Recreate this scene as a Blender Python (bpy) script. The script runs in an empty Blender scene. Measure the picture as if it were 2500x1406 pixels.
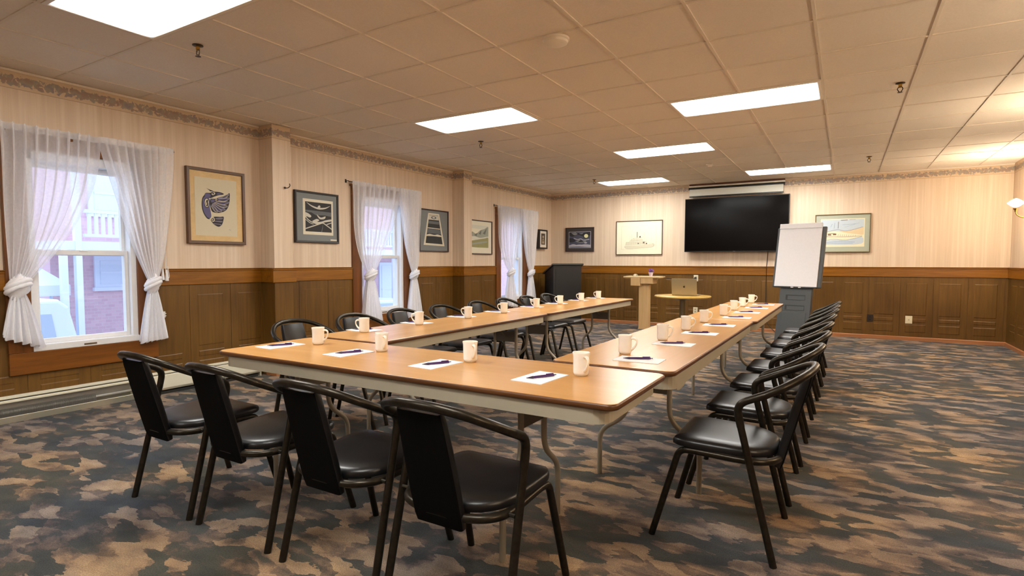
import bpy, bmesh, math, random
from mathutils import Vector, Matrix, Euler
random.seed(7)
PI = math.pi
COL = bpy.context.scene.collection
SC = bpy.context.scene

# ------------------------------------------------------------------ room data (metres)
XL, XR, YB, YF, CZ = -5.345, 2.03, 10.56, -2.6, 2.62
CAMZ = 1.2011
TILE = 0.6096
GX, GY = -3.852, 5.018            # ceiling grid origin
RAIL0, RAIL1 = 0.985, 1.138       # chair rail
PIT = 0.4135                      # wainscot panel pitch

# ------------------------------------------------------------------ materials
def new_mat(name):
    m = bpy.data.materials.new(name); m.use_nodes = True
    nt = m.node_tree; b = nt.nodes['Principled BSDF']
    return m, nt, b
def lin(c):
    return tuple(((x/255)/12.92 if x/255 <= .04045 else ((x/255+.055)/1.055)**2.4) for x in c)
def node(nt, t, **kw):
    n = nt.nodes.new(t)
    for k, v in kw.items():
        if k in n.inputs: n.inputs[k].default_value = v
        else: setattr(n, k, v)
    return n
def coords(nt, scale=(1,1,1), kind='Object', rot=(0,0,0)):
    tc = nt.nodes.new('ShaderNodeTexCoord')
    mp = nt.nodes.new('ShaderNodeMapping'); mp.inputs['Scale'].default_value = scale; mp.inputs['Rotation'].default_value = rot
    nt.links.new(tc.outputs[kind], mp.inputs['Vector'])
    return mp.outputs['Vector']
def world_pos(nt, scale=(1,1,1), rot=(0,0,0)):
    g = nt.nodes.new('ShaderNodeNewGeometry')
    mp = nt.nodes.new('ShaderNodeMapping'); mp.inputs['Scale'].default_value = scale; mp.inputs['Rotation'].default_value = rot
    nt.links.new(g.outputs['Position'], mp.inputs['Vector'])
    return mp.outputs['Vector']
def noise(nt, vec, scale, detail=3, rough=.5, dist=0):
    n = nt.nodes.new('ShaderNodeTexNoise')
    n.inputs['Scale'].default_value = scale; n.inputs['Detail'].default_value = detail
    n.inputs['Roughness'].default_value = rough; n.inputs['Distortion'].default_value = dist
    nt.links.new(vec, n.inputs['Vector'])
    return n.outputs['Fac']
def ramp(nt, fac, stops, interp='LINEAR'):
    r = nt.nodes.new('ShaderNodeValToRGB'); r.color_ramp.interpolation = interp
    e = r.color_ramp.elements
    while len(e) > 1: e.remove(e[-1])
    e[0].position = stops[0][0]; e[0].color = (*stops[0][1], 1)
    for p, c in stops[1:]:
        q = e.new(p); q.color = (*c, 1)
    nt.links.new(fac, r.inputs['Fac'])
    return r.outputs['Color']
def bump(nt, b, h, strength=.2, dist=.01):
    n = nt.nodes.new('ShaderNodeBump'); n.inputs['Strength'].default_value = strength; n.inputs['Distance'].default_value = dist
    nt.links.new(h, n.inputs['Height']); nt.links.new(n.outputs['Normal'], b.inputs['Normal'])
def math_n(nt, op, a, bb=None):
    n = nt.nodes.new('ShaderNodeMath'); n.operation = op
    for i, v in enumerate((a, bb)):
        if v is None: continue
        if isinstance(v, (int, float)): n.inputs[i].default_value = v
        else: nt.links.new(v, n.inputs[i])
    return n.outputs[0]
def mixc(nt, fac, a, bb, blend='MIX'):
    n = nt.nodes.new('ShaderNodeMix'); n.data_type = 'RGBA'; n.blend_type = blend
    for i, v in ((0, fac), (6, a), (7, bb)):
        if isinstance(v, (int, float)): n.inputs[i].default_value = v
        elif isinstance(v, tuple): n.inputs[i].default_value = (*v, 1)
        else: nt.links.new(v, n.inputs[i])
    return n.outputs[2]
MATS = {}
def plain(name, rgb, rough=.5, metal=0, spec=.5, speck=0, coat=0):
    if name in MATS: return MATS[name]
    m, nt, b = new_mat(name)
    c = lin(rgb)
    f = noise(nt, coords(nt), 40, 2)
    d = .012 + speck
    nt.links.new(ramp(nt, f, [(.3, tuple(x*(1-d) for x in c)), (.7, tuple(min(1, x*(1+d)) for x in c))]), b.inputs['Base Color'])
    b.inputs['Roughness'].default_value = rough; b.inputs['Metallic'].default_value = metal
    b.inputs['Specular IOR Level'].default_value = spec
    if coat: b.inputs['Coat Weight'].default_value = coat; b.inputs['Coat Roughness'].default_value = .08
    MATS[name] = m
    return m
def wood(name, dark, light, rough=.35, axis='X', scale=1.0, coat=0, pos=False):
    m, nt, b = new_mat(name)
    s = {'X': (.6, 9, 9), 'Y': (9, .6, 9), 'Z': (9, 9, .6)}[axis]
    s = tuple(x*scale for x in s)
    v = world_pos(nt, s) if pos else coords(nt, s)
    f1 = noise(nt, v, 2.2, 6, .62, .6)
    f2 = noise(nt, v, 9, 4, .6)
    f = math_n(nt, 'ADD', math_n(nt, 'MULTIPLY', f1, .7), math_n(nt, 'MULTIPLY', f2, .3))
    d, l = lin(dark), lin(light)
    nt.links.new(ramp(nt, f, [(.32, d), (.5, tuple((x+y)/2 for x, y in zip(d, l))), (.68, l)]), b.inputs['Base Color'])
    b.inputs['Roughness'].default_value = rough
    if coat: b.inputs['Coat Weight'].default_value = coat; b.inputs['Coat Roughness'].default_value = .15
    bump(nt, b, f, .08, .003)
    MATS[name] = m
    return m

def mat_wallpaper():
    m, nt, b = new_mat('striped wallpaper with floral border')
    g = nt.nodes.new('ShaderNodeNewGeometry')
    sx = nt.nodes.new('ShaderNodeSeparateXYZ'); nt.links.new(g.outputs['Position'], sx.inputs[0])
    along = math_n(nt, 'ADD', sx.outputs[0], sx.outputs[1])
    z = sx.outputs[2]
    cv = nt.nodes.new('ShaderNodeCombineXYZ'); nt.links.new(along, cv.inputs[0]); 
    nt.links.new(math_n(nt, 'MULTIPLY', z, .02), cv.inputs[2])
    s1 = noise(nt, cv.outputs[0], 26, 3, .7)
    s2 = noise(nt, cv.outputs[0], 7, 2, .5)
    f = math_n(nt, 'ADD', math_n(nt, 'MULTIPLY', s1, .7), math_n(nt, 'MULTIPLY', s2, .3))
    base = ramp(nt, f, [(.34, lin((205,182,156))), (.5, lin((214,192,167))), (.62, lin((222,203,180)))])
    # floral border band
    fl = nt.nodes.new('ShaderNodeCombineXYZ'); nt.links.new(along, fl.inputs[0]); nt.links.new(z, fl.inputs[2])
    n1 = noise(nt, fl.outputs[0], 26, 5, .65, .5)
    n2 = noise(nt, fl.outputs[0], 9, 2, .5)
    flow = ramp(nt, n2, [(.36, lin((132,130,128))), (.45, lin((146,120,114))), (.54, lin((146,142,130))), (.62, lin((128,122,132)))])
    cream = lin((208,184,154))
    dz = math_n(nt, 'ABSOLUTE', math_n(nt, 'SUBTRACT', z, 2.544))
    dzn = math_n(nt, 'DIVIDE', dz, .052)
    thr = math_n(nt, 'SUBTRACT', math_n(nt, 'MULTIPLY', n1, 1.9), math_n(nt, 'MULTIPLY', math_n(nt, 'POWER', dzn, 3), .55))
    fm = math_n(nt, 'GREATER_THAN', thr, .80)
    bord = mixc(nt, math_n(nt, 'MULTIPLY', fm, .82), cream, flow)
    inb = math_n(nt, 'GREATER_THAN', z, 2.484)
    col = mixc(nt, inb, base, bord)
    ln = math_n(nt, 'LESS_THAN', math_n(nt, 'ABSOLUTE', math_n(nt, 'SUBTRACT', z, 2.484)), .0022)
    col = mixc(nt, math_n(nt, 'MULTIPLY', ln, .6), col, lin((140,110,85)))
    nt.links.new(col, b.inputs['Base Color'])
    b.inputs['Roughness'].default_value = .55; b.inputs['Specular IOR Level'].default_value = .3
    bump(nt, b, s1, .06, .002)
    return m
def mat_carpet():
    m, nt, b = new_mat('dark patterned carpet')
    def noise_col(vec, scale, detail):
        n = nt.nodes.new('ShaderNodeTexNoise'); n.inputs['Scale'].default_value = scale; n.inputs['Detail'].default_value = detail; n.inputs['Roughness'].default_value = .6
        nt.links.new(vec, n.inputs['Vector']); return n.outputs['Color']
    def vmath(op, a, bb):
        n = nt.nodes.new('ShaderNodeVectorMath'); n.operation = op
        for i, v in enumerate((a, bb)):
            if isinstance(v, tuple): n.inputs[i].default_value = v
            else: nt.links.new(v, n.inputs[i])
        return n.outputs[0]
    p = world_pos(nt)
    w1 = vmath('MULTIPLY', vmath('SUBTRACT', noise_col(p, 3.0, 2), (.5,.5,.5)), (.22,.11,0))
    w2 = vmath('MULTIPLY', vmath('SUBTRACT', noise_col(world_pos(nt, (.7,1.6,1), (0,0,-.35)), 15, 5), (.5,.5,.5)), (.17,.05,0))
    q = vmath('MULTIPLY', vmath('ADD', vmath('ADD', p, w1), w2), (7.8, 13.6, 0))
    vo = nt.nodes.new('ShaderNodeTexVoronoi'); vo.voronoi_dimensions = '2D'; vo.inputs['Scale'].default_value = 1.0; nt.links.new(q, vo.inputs['Vector'])
    sp = nt.nodes.new('ShaderNodeSeparateColor'); nt.links.new(vo.outputs['Color'], sp.inputs[0])
    big = noise(nt, world_pos(nt, (2.0, 4.0, 1), (0, 0, .1)), 1.6, 2, .5)
    med = noise(nt, vmath('ADD', vmath('ADD', p, w1), w2), 7, 4, .7)
    f = math_n(nt, 'ADD', math_n(nt, 'MULTIPLY', sp.outputs[0], .24), math_n(nt, 'ADD', math_n(nt, 'MULTIPLY', big, .46), math_n(nt, 'MULTIPLY', med, .30)))
    patch = ramp(nt, f, [(.30, lin((60,66,70))), (.44, lin((70,74,72))), (.482, lin((76,75,72))), (.497, lin((98,87,80))), (.537, lin((122,105,92))), (.556, lin((144,123,104))), (.64, lin((166,146,123))), (.72, lin((146,126,110)))])
    tint = noise(nt, p, 1.3, 2)
    tint2 = noise(nt, world_pos(nt, (1,1.8,1)), 5, 3)
    fib = noise(nt, p, 190, 2, .7)
    dk = ramp(nt, tint, [(.38, lin((200,212,238))), (.62, lin((252,240,218)))])
    col = mixc(nt, .9, patch, dk, 'MULTIPLY')
    col = mixc(nt, .75, col, ramp(nt, tint2, [(.32, (.66,.66,.69)), (.66, (1.22,1.2,1.16))]), 'MULTIPLY')
    fr = ramp(nt, fib, [(.3, (.5,.5,.5)), (.7, (1.4,1.4,1.4))])
    col = mixc(nt, .75, col, fr, 'MULTIPLY')
    nt.links.new(col, b.inputs['Base Color'])
    b.inputs['Roughness'].default_value = .95; b.inputs['Specular IOR Level'].default_value = .1
    b.inputs['Sheen Weight'].default_value = .1
    bump(nt, b, fib, .5, .004)
    return m
def mat_ceiling():
    m, nt, b = new_mat('mineral fibre ceiling tile')
    f = noise(nt, world_pos(nt), 90, 4, .7); g = noise(nt, world_pos(nt), 1.2, 2)
    c = mixc(nt, .5, ramp(nt, f, [(.3, lin((226,214,198))), (.65, lin((240,230,216)))]), ramp(nt, g, [(.3, lin((230,218,202))), (.7, lin((238,227,213)))]))
    nt.links.new(c, b.inputs['Base Color']); b.inputs['Roughness'].default_value = .9; b.inputs['Specular IOR Level'].default_value = .15
    bump(nt, b, f, .35, .004)
    return m
def mat_wainscot():
    m, nt, b = new_mat('brown wood-grain wainscot panelling')
    g = nt.nodes.new('ShaderNodeNewGeometry')
    mp = nt.nodes.new('ShaderNodeMapping'); mp.inputs['Scale'].default_value = (14, 14, .9); nt.links.new(g.outputs['Position'], mp.inputs['Vector'])
    f1 = noise(nt, mp.outputs[0], 1.6, 6, .65, .8); f2 = noise(nt, world_pos(nt), 1.5, 2)
    c = ramp(nt, f1, [(.3, lin((78,51,16))), (.5, lin((98,67,24))), (.7, lin((114,80,32)))])
    c = mixc(nt, .35, c, ramp(nt, f2, [(.35, lin((86,60,24))), (.65, lin((122,90,42)))]))
    nt.links.new(c, b.inputs['Base Color']); b.inputs['Roughness'].default_value = .42; b.inputs['Specular IOR Level'].default_value = .35
    bump(nt, b, f1, .06, .003)
    return m
def mat_sheer(name, alpha, rgb=(236,236,242), trans=.42):
    m = bpy.data.materials.new(name); m.use_nodes = True
    nt = m.node_tree; nt.nodes.clear()
    out = nt.nodes.new('ShaderNodeOutputMaterial')
    tr = nt.nodes.new('ShaderNodeBsdfTransparent')
    df = nt.nodes.new('ShaderNodeBsdfDiffuse'); df.inputs[0].default_value = (*lin(rgb), 1)
    tl = nt.nodes.new('ShaderNodeBsdfTranslucent'); tl.inputs[0].default_value = (*lin(rgb), 1)
    mx = nt.nodes.new('ShaderNodeMixShader'); mx.inputs[0].default_value = trans
    nt.links.new(df.outputs[0], mx.inputs[1]); nt.links.new(tl.outputs[0], mx.inputs[2])
    f = noise(nt, coords(nt), 60, 2)
    a = math_n(nt, 'ADD', math_n(nt, 'MULTIPLY', math_n(nt, 'SUBTRACT', f, .5), .12), alpha)
    mm = nt.nodes.new('ShaderNodeMixShader'); nt.links.new(a, mm.inputs[0])
    nt.links.new(tr.outputs[0], mm.inputs[1]); nt.links.new(mx.outputs[0], mm.inputs[2])
    nt.links.new(mm.outputs[0], out.inputs[0])
    return m
def mat_glass():
    m = bpy.data.materials.new('window glass'); m.use_nodes = True
    nt = m.node_tree; nt.nodes.clear()
    out = nt.nodes.new('ShaderNodeOutputMaterial')
    tr = nt.nodes.new('ShaderNodeBsdfTransparent'); tr.inputs[0].default_value = (.95,.97,1,1)
    gl = nt.nodes.new('ShaderNodeBsdfGlossy'); gl.inputs['Roughness'].default_value = .02
    f = noise(nt, coords(nt), 3, 2)
    mm = nt.nodes.new('ShaderNodeMixShader')
    nt.links.new(math_n(nt, 'ADD', math_n(nt, 'MULTIPLY', f, .02), .04), mm.inputs[0])
    nt.links.new(tr.outputs[0], mm.inputs[1]); nt.links.new(gl.outputs[0], mm.inputs[2]); nt.links.new(mm.outputs[0], out.inputs[0])
    return m
def mat_emit(name, rgb, strength, tubes=False):
    m = bpy.data.materials.new(name); m.use_nodes = True
    nt = m.node_tree; nt.nodes.clear()
    out = nt.nodes.new('ShaderNodeOutputMaterial'); e = nt.nodes.new('ShaderNodeEmission')
    e.inputs[0].default_value = (*rgb, 1); e.inputs[1].default_value = strength
    if tubes:   # two fluorescent tubes behind a prismatic lens: dimmer towards its edges
        tc = nt.nodes.new('ShaderNodeTexCoord'); s = nt.nodes.new('ShaderNodeSeparateXYZ'); nt.links.new(tc.outputs['Generated'], s.inputs[0])
        ax = math_n(nt, 'MULTIPLY', math_n(nt, 'ABSOLUTE', math_n(nt, 'SUBTRACT', s.outputs[0], .5)), 2)
        ay = math_n(nt, 'MULTIPLY', math_n(nt, 'ABSOLUTE', math_n(nt, 'SUBTRACT', s.outputs[1], .5)), 2)
        px = math_n(nt, 'POWER', ax, 7); py = math_n(nt, 'POWER', ay, 3.5)
        k = math_n(nt, 'MULTIPLY', math_n(nt, 'SUBTRACT', 1, math_n(nt, 'MULTIPLY', px, .93)), math_n(nt, 'SUBTRACT', 1, math_n(nt, 'MULTIPLY', py, .93)))
        n = noise(nt, tc.outputs['Object'], 3, 1)
        k = math_n(nt, 'MULTIPLY', k, math_n(nt, 'ADD', .9, math_n(nt, 'MULTIPLY', n, .2)))
        nt.links.new(math_n(nt, 'MULTIPLY', k, strength), e.inputs[1])
    nt.links.new(e.outputs[0], out.inputs[0])
    return m
def mat_brick():
    m, nt, b = new_mat('red brick')
    tc = nt.nodes.new('ShaderNodeNewGeometry'); s = nt.nodes.new('ShaderNodeSeparateXYZ'); nt.links.new(tc.outputs['Position'], s.inputs[0])
    c = nt.nodes.new('ShaderNodeCombineXYZ'); nt.links.new(s.outputs[1], c.inputs[0]); nt.links.new(s.outputs[2], c.inputs[1])
    br = nt.nodes.new('ShaderNodeTexBrick'); nt.links.new(c.outputs[0], br.inputs['Vector'])
    br.inputs['Color1'].default_value = (*lin((212,178,188)), 1); br.inputs['Color2'].default_value = (*lin((202,166,178)), 1); br.inputs['Mortar'].default_value = (*lin((206,186,192)), 1)  # bright haze over the red brick is put into these paled colours
    br.inputs['Scale'].default_value = 4.2; br.inputs['Mortar Size'].default_value = .018
    nt.links.new(br.outputs['Color'], b.inputs['Base Color']); b.inputs['Roughness'].default_value = .9
    return m

M_paper = mat_wallpaper(); M_carpet = mat_carpet(); M_ceil = mat_ceiling(); M_wains = mat_wainscot()
M_rail = wood('golden brown varnished chair rail', (110,66,8), (154,98,20), .32, 'X', .9, pos=True)
M_railY = wood('golden brown varnished rail along the windows', (110,66,8), (154,98,20), .32, 'Y', .9, pos=True)
M_casing = wood('brown varnished window casing', (88,48,14), (128,76,28), .3, 'Z', .9, pos=True)
M_casY = wood('brown varnished window board', (96,54,16), (138,84,30), .3, 'Y', .9, pos=True)
M_base = wood('pale brown baseboard wood', (146,92,56), (178,122,80), .4, 'X', pos=True)
M_top = wood('honey laminate tabletop', (194,142,80), (210,158,95), .24, 'X', .35)
M_edge = wood('dark brown table edge', (80,48,24), (112,70,36), .32, 'X', 1)
M_apron = plain('grey beige painted steel', (176,168,148), .4)
M_leg = plain('beige grey enamelled tube', (158,150,134), .35, .2)
M_brace = plain('dull steel brace', (120,112,100), .4, .6)
M_tube = plain('dark bronze hammered tube', (52,47,39), .33, .75, speck=.22)
M_vinyl = plain('black vinyl', (17,17,19), .34, 0, .5)
M_mug = plain('ivory glazed stoneware', (246,241,230), .18, coat=.3)
M_foot = plain('mug foot in reflected table brown', (178,150,112), .7)  # the table's brown reflection is put into the foot colour
M_note = plain('white note paper', (244,244,248), .8)
M_pen = plain('purple pen plastic', (66,36,92), .25)
M_pend = plain('dark pen tip', (40,26,56), .3)
M_penw = plain('white pen imprint', (225,222,230), .4)
M_white = plain('white window vinyl', (226,226,226), .35)
M_cream = plain('cream painted metal', (222,218,196), .35)
M_fin = plain('grey aluminium fins', (168,166,158), .45, .3)
M_darkgap = plain('dark inside of heater', (40,38,34), .7)
M_black = plain('black plastic', (18,18,19), .35)
M_gloss = plain('glossy black screen', (7,5,5), .16, 0, .12)
M_lect = plain('black stained lectern panel', (15,14,14), .5)
M_lecte = plain('worn black lectern edge', (58,56,52), .45)
M_grey = plain('grey blue moulded plastic', (72,76,78), .5)
M_greyd = plain('dark grey recess plastic', (36,38,40), .5)
M_pine = wood('pale pine', (206,170,116), (226,192,140), .4, 'Z', .8)
M_pine2 = wood('pale birch shelf', (220,188,136), (236,208,162), .4, 'X', .8)
M_round = wood('yellow oak tabletop', (182,144,62), (204,168,88), .3, 'X', .5)
M_steel = plain('brushed steel column', (128,116,92), .35, .8)
M_alu = plain('champagne aluminium', (176,160,128), .38, .7)
M_brass = plain('polished brass', (190,150,70), .2, .95)
M_spr = plain('dark bronze sprinkler', (66,50,38), .35, .7)
M_plate = plain('ivory switch plate', (226,216,186), .35)
M_plated = plain('dark brown outlet plate', (44,28,20), .4)
M_cord = plain('dark cable', (34,26,20), .5)
M_sheer = mat_sheer('sheer white voile', .55, (252,252,255), .3); M_voile = mat_sheer('gathered white voile', .93, (252,252,255), .22)
M_glass = mat_glass(); M_brick = mat_brick()
M_ext = plain('white exterior trim', (212,220,234), .6)
M_extg = plain('pale grey siding', (176,186,200), .7)
M_snow = plain('pale grey wet ground', (176,184,196), .8)
M_tent = plain('white canopy cloth', (218,226,238), .7)
M_car = plain('white car paint', (206,216,232), .3)
M_carg = plain('dim car window', (166,180,200), .3)
M_detect = plain('off white plastic', (238,228,212), .5)
M_lamp = mat_emit('fluorescent lens', (1, .982, .935), 11.0, True)
M_bulb = mat_emit('warm glowing glass shade', (1, .86, .66), 85.0)

# ------------------------------------------------------------------ mesh helpers
def B(): return bmesh.new()
def box(bm, x0, x1, y0, y1, z0, z1, mi=0):
    v = [bm.verts.new(p) for p in ((x0,y0,z0),(x1,y0,z0),(x1,y1,z0),(x0,y1,z0),(x0,y0,z1),(x1,y0,z1),(x1,y1,z1),(x0,y1,z1))]
    for f in ((3,2,1,0),(4,5,6,7),(0,1,5,4),(1,2,6,5),(2,3,7,6),(3,0,4,7)):
        fc = bm.faces.new([v[i] for i in f]); fc.material_index = mi
    return v
def obj(name, bm, mat, parent=None, smooth=False, bevel=0, angle=40, segs=2):
    me = bpy.data.meshes.new(name); bm.normal_update(); bm.to_mesh(me); bm.free()
    for m in (mat if isinstance(mat, (list, tuple)) else [mat]): me.materials.append(m)
    if smooth:
        for p in me.polygons: p.use_smooth = True
        me.set_sharp_from_angle(angle=math.radians(angle))
    o = bpy.data.objects.new(name, me); COL.objects.link(o)
    if parent: o.parent = parent
    if bevel:
        md = o.modifiers.new('bevel', 'BEVEL'); md.width = bevel; md.segments = segs; md.limit_method = 'ANGLE'; md.angle_limit = math.radians(50)
    return o
def thing(name, label, cat, loc=(0,0,0), rz=0, group=None, mw=None):
    o = bpy.data.objects.new(name, None); COL.objects.link(o); o.empty_display_size = .1
    if mw is not None: o.matrix_world = mw
    else: o.location = loc; o.rotation_euler = (0,0,rz)
    return tag(o, label, cat, group)
def tag(o, label, cat, group=None):
    o['label'] = label; o['category'] = cat
    if group: o['group'] = group
    return o
def struct(name, bm, mat, parent=None, **k):
    o = obj(name, bm, mat, parent, **k)
    if parent is None: o['kind'] = 'structure'
    return o
def dup(root, loc, rz, label, group=None):
    r = root.copy(); COL.objects.link(r); r.location = loc; r.rotation_euler = (0,0,rz); r['label'] = label
    if group: r['group'] = group
    for ch in list(root.children):
        c = ch.copy(); COL.objects.link(c); c.parent = r
        for g in ch.children:
            d = g.copy(); COL.objects.link(d); d.parent = c
    return r
def fillet(pts, r, n=6):
    pts = [Vector(p) for p in pts]; out = [pts[0]]
    for i in range(1, len(pts)-1):
        a, p, c = pts[i-1], pts[i], pts[i+1]
        rr = r[i-1] if isinstance(r, (list, tuple)) else r
        d1 = (a-p).normalized(); d2 = (c-p).normalized()
        t = min(rr, (a-p).length*.49, (c-p).length*.49)
        s, e = p+d1*t, p+d2*t
        for k in range(n+1):
            u = k/n
            out.append(s*(1-u)**2 + p*2*u*(1-u) + e*u*u)
    out.append(pts[-1])
    return out
def catmull(pts, n=6):
    P = [Vector(p) for p in pts]; P = [P[0]*2-P[1]] + P + [P[-1]*2-P[-2]]; out = []
    for i in range(1, len(P)-2):
        for k in range(n):
            t = k/n
            out.append(.5*((2*P[i]) + (P[i+1]-P[i-1])*t + (2*P[i-1]-5*P[i]+4*P[i+1]-P[i+2])*t*t + (3*P[i]-P[i-1]-3*P[i+1]+P[i+2])*t**3))
    out.append(P[-2]); return out
def tube(bm, pts, r, seg=10, closed=False, mi=0):
    pts = [Vector(p) for p in pts]; n = len(pts); rings = []; nrm = None
    for i in range(n):
        if closed: t = (pts[(i+1) % n]-pts[i-1]).normalized()
        else: t = (pts[min(i+1, n-1)]-pts[max(i-1, 0)]).normalized()
        if nrm is None: nrm = t.orthogonal().normalized()
        else: nrm = (nrm - t*nrm.dot(t)).normalized()
        b = t.cross(nrm); rr = r(i/(n-1)) if callable(r) else r
        rings.append([bm.verts.new(pts[i]+(nrm*math.cos(a)+b*math.sin(a))*rr) for a in [2*PI*k/seg for k in range(seg)]])
    for i in range(n if closed else n-1):
        A, C = rings[i], rings[(i+1) % n]
        for k in range(seg):
            f = bm.faces.new((A[k], A[(k+1) % seg], C[(k+1) % seg], C[k])); f.material_index = mi
    if not closed:
        bm.faces.new(rings[0][::-1]).material_index = mi; bm.faces.new(rings[-1]).material_index = mi
def lathe(bm, prof, seg=24, c=(0,0,0), mi=0):
    rings = []
    for r, z in prof:
        if r < 1e-6: rings.append([bm.verts.new((c[0], c[1], c[2]+z))])
        else: rings.append([bm.verts.new((c[0]+r*math.cos(2*PI*k/seg), c[1]+r*math.sin(2*PI*k/seg), c[2]+z)) for k in range(seg)])
    for A, C in zip(rings, rings[1:]):
        for k in range(seg):
            q = (k+1) % seg
            if len(A) == 1 and len(C) == 1: continue
            if len(A) == 1: f = bm.faces.new((A[0], C[k], C[q])) if False else bm.faces.new((A[0], C[q], C[k]))
            elif len(C) == 1: f = bm.faces.new((A[k], A[q], C[0]))
            else: f = bm.faces.new((A[k], A[q], C[q], C[k]))
            f.material_index = mi
def loft(bm, rings, cap0=True, cap1=True, closed=True, mi=0):
    R = [[bm.verts.new(p) for p in ring] for ring in rings]; n = len(R[0])
    for A, C in zip(R, R[1:]):
        for k in range(n if closed else n-1):
            f = bm.faces.new((A[k], A[(k+1) % n], C[(k+1) % n], C[k])); f.material_index = mi
    if cap0: bm.faces.new(R[0][::-1]).material_index = mi
    if cap1: bm.faces.new(R[-1]).material_index = mi
    return R
def rrect(w, h, r, n=5, cx=0, cy=0):
    out = []
    for sx, sy, a0 in ((1,1,0), (-1,1,PI/2), (-1,-1,PI), (1,-1,3*PI/2)):
        for k in range(n+1):
            a = a0 + PI/2*k/n
            out.append((cx+sx*(w/2-r)+r*math.cos(a), cy+sy*(h/2-r)+r*math.sin(a)))
    return out
def z3(pts, z): return [(x, y, z) for x, y in pts]
def recalc(bm): bmesh.ops.recalc_face_normals(bm, faces=bm.faces); return bm

# ------------------------------------------------------------------ room shell
bm = B(); box(bm, XL-.2, XR+.2, YF-.2, YB+.2, -.12, 0); struct('floor', bm, M_carpet)
bm = B(); box(bm, XL-.2, XR+.2, YF-.2, YB+.2, CZ+.0065, CZ+.12)
k = math.ceil((XL-GX)/TILE)
while GX+k*TILE < XR:
    x = GX+k*TILE; box(bm, x-.009, x+.009, YF, YB, CZ, CZ+.016, 1); k += 1
k = math.ceil((YF-GY)/TILE)
while GY+k*TILE < YB:
    y = GY+k*TILE; box(bm, XL, XR, y-.009, y+.009, CZ+.0008, CZ+.016, 1); k += 1
struct('ceiling', bm, [M_ceil, plain('slightly darker ceiling grid bar', (226,214,196), .7)])  # grid bars coloured a little darker than the tiles
WIN = [(1.765, 2.515), (5.155, 5.955), (8.52, 9.325)]
WZ0, WZ1 = .51, 2.05
COLS = [(3.74, 3.965), (7.12, 7.335)]; CD = .22
bm = B()
def wseg(y0, y1, z0, z1): box(bm, XL-.16, XL, y0, y1, z0, z1)
ys = [YF]
for a, b_ in WIN: ys += [a, b_]
ys += [YB]
for i in range(0, len(ys), 2): wseg(ys[i], ys[i+1], 0, CZ+.02)
for a, b_ in WIN: wseg(a, b_, 0, WZ0); wseg(a, b_, WZ1, CZ+.02)
for a, b_ in COLS: box(bm, XL, XL+CD, a, b_, 0, CZ+.004)
struct('wall_left', bm, M_paper)
bm = B(); box(bm, XL-.16, XR+.16, YB, YB+.16, 0, CZ+.02); struct('wall_back', bm, M_paper)
bm = B(); box(bm, XR, XR+.16, YF, YB, 0, CZ+.02); struct('wall_right', bm, M_paper)
bm = B(); box(bm, XL-.16, XR+.16, YF-.16, YF, 0, CZ+.02); struct('wall_front', bm, M_paper)

# wainscot: boards with raised panels. P maps (along, depth, z) to the room
def wains_run(bm, P, a0, a1, seam, skip=()):
    def bx(u0, u1, d0, d1, z0, z1):
        q = [P(u, d, z) for u, d, z in ((u0,d0,z0),(u1,d0,z0),(u1,d1,z0),(u0,d1,z0),(u0,d0,z1),(u1,d0,z1),(u1,d1,z1),(u0,d1,z1))]
        v = [bm.verts.new(p) for p in q]
        for f in ((3,2,1,0),(4,5,6,7),(0,1,5,4),(1,2,6,5),(2,3,7,6),(3,0,4,7)): bm.faces.new([v[i] for i in f])
    def panel(u0, u1, z0, z1):
        e = .009
        lo = [P(u0,.0075,z0),P(u1,.0075,z0),P(u1,.0075,z1),P(u0,.0075,z1)]
        hi = [P(u0+e,.0125,z0+e),P(u1-e,.0125,z0+e),P(u1-e,.0125,z1-e),P(u0+e,.0125,z1-e)]
        loft(bm, [lo, hi], False, True)
    for s0, s1, zlo in skip:
        bx(max(s0,a0), min(s1,a1), 0, .003, 0, zlo) if s1 > a0 and s0 < a1 else None
    free = [a0] + [q for s0, s1, zl in sorted(skip) if s1 > a0 and s0 < a1 for q in (s0, s1)] + [a1]
    for q in range(0, len(free), 2): bx(free[q], free[q+1], 0, .003, 0, RAIL0+.005)
    k0 = math.floor((a0-seam)/PIT); u = seam+k0*PIT
    while u < a1:
        lo, hi = max(u+.0022, a0), min(u+PIT-.0022, a1)
        pieces = [(lo, hi, .0, RAIL0+.005)]
        for s0, s1, zlo in skip:
            nw = []
            for p0, p1, zz0, zz1 in pieces:
                if s1 <= p0 or s0 >= p1 or zz1 <= zlo: nw.append((p0, p1, zz0, zz1)); continue
                if p0 < s0: nw.append((p0, s0, zz0, zz1))
                if p1 > s1: nw.append((s1, p1, zz0, zz1))
                nw.append((max(p0, s0), min(p1, s1), zz0, zlo))
            pieces = nw
        for p0, p1, zz0, zz1 in pieces:
            if p1-p0 > .003: bx(p0, p1, 0, .008, zz0, zz1)
        for z0, z1 in ((.39, .89), (.285, .345), (.125, .25)):
            p0, p1 = u+.075, u+PIT-.078
            if p0 < a0-.001 or p1 > a1+.001: continue
            if any(s0 < p1 and s1 > p0 and z1 > zlo for s0, s1, zlo in skip): continue
            panel(p0, p1, z0, z1)
        u += PIT
    return bm
PL = lambda u, d, z: (XL+d, u, z)
CAS = .15
skips = [(a-CAS, b_+CAS, .345) for a, b_ in WIN]
bm = B(); cuts = [YF] + [v for c in COLS for v in c] + [YB]
for i in range(0, len(cuts), 2): wains_run(bm, PL, cuts[i], cuts[i+1], 2.967, skips)
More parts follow.
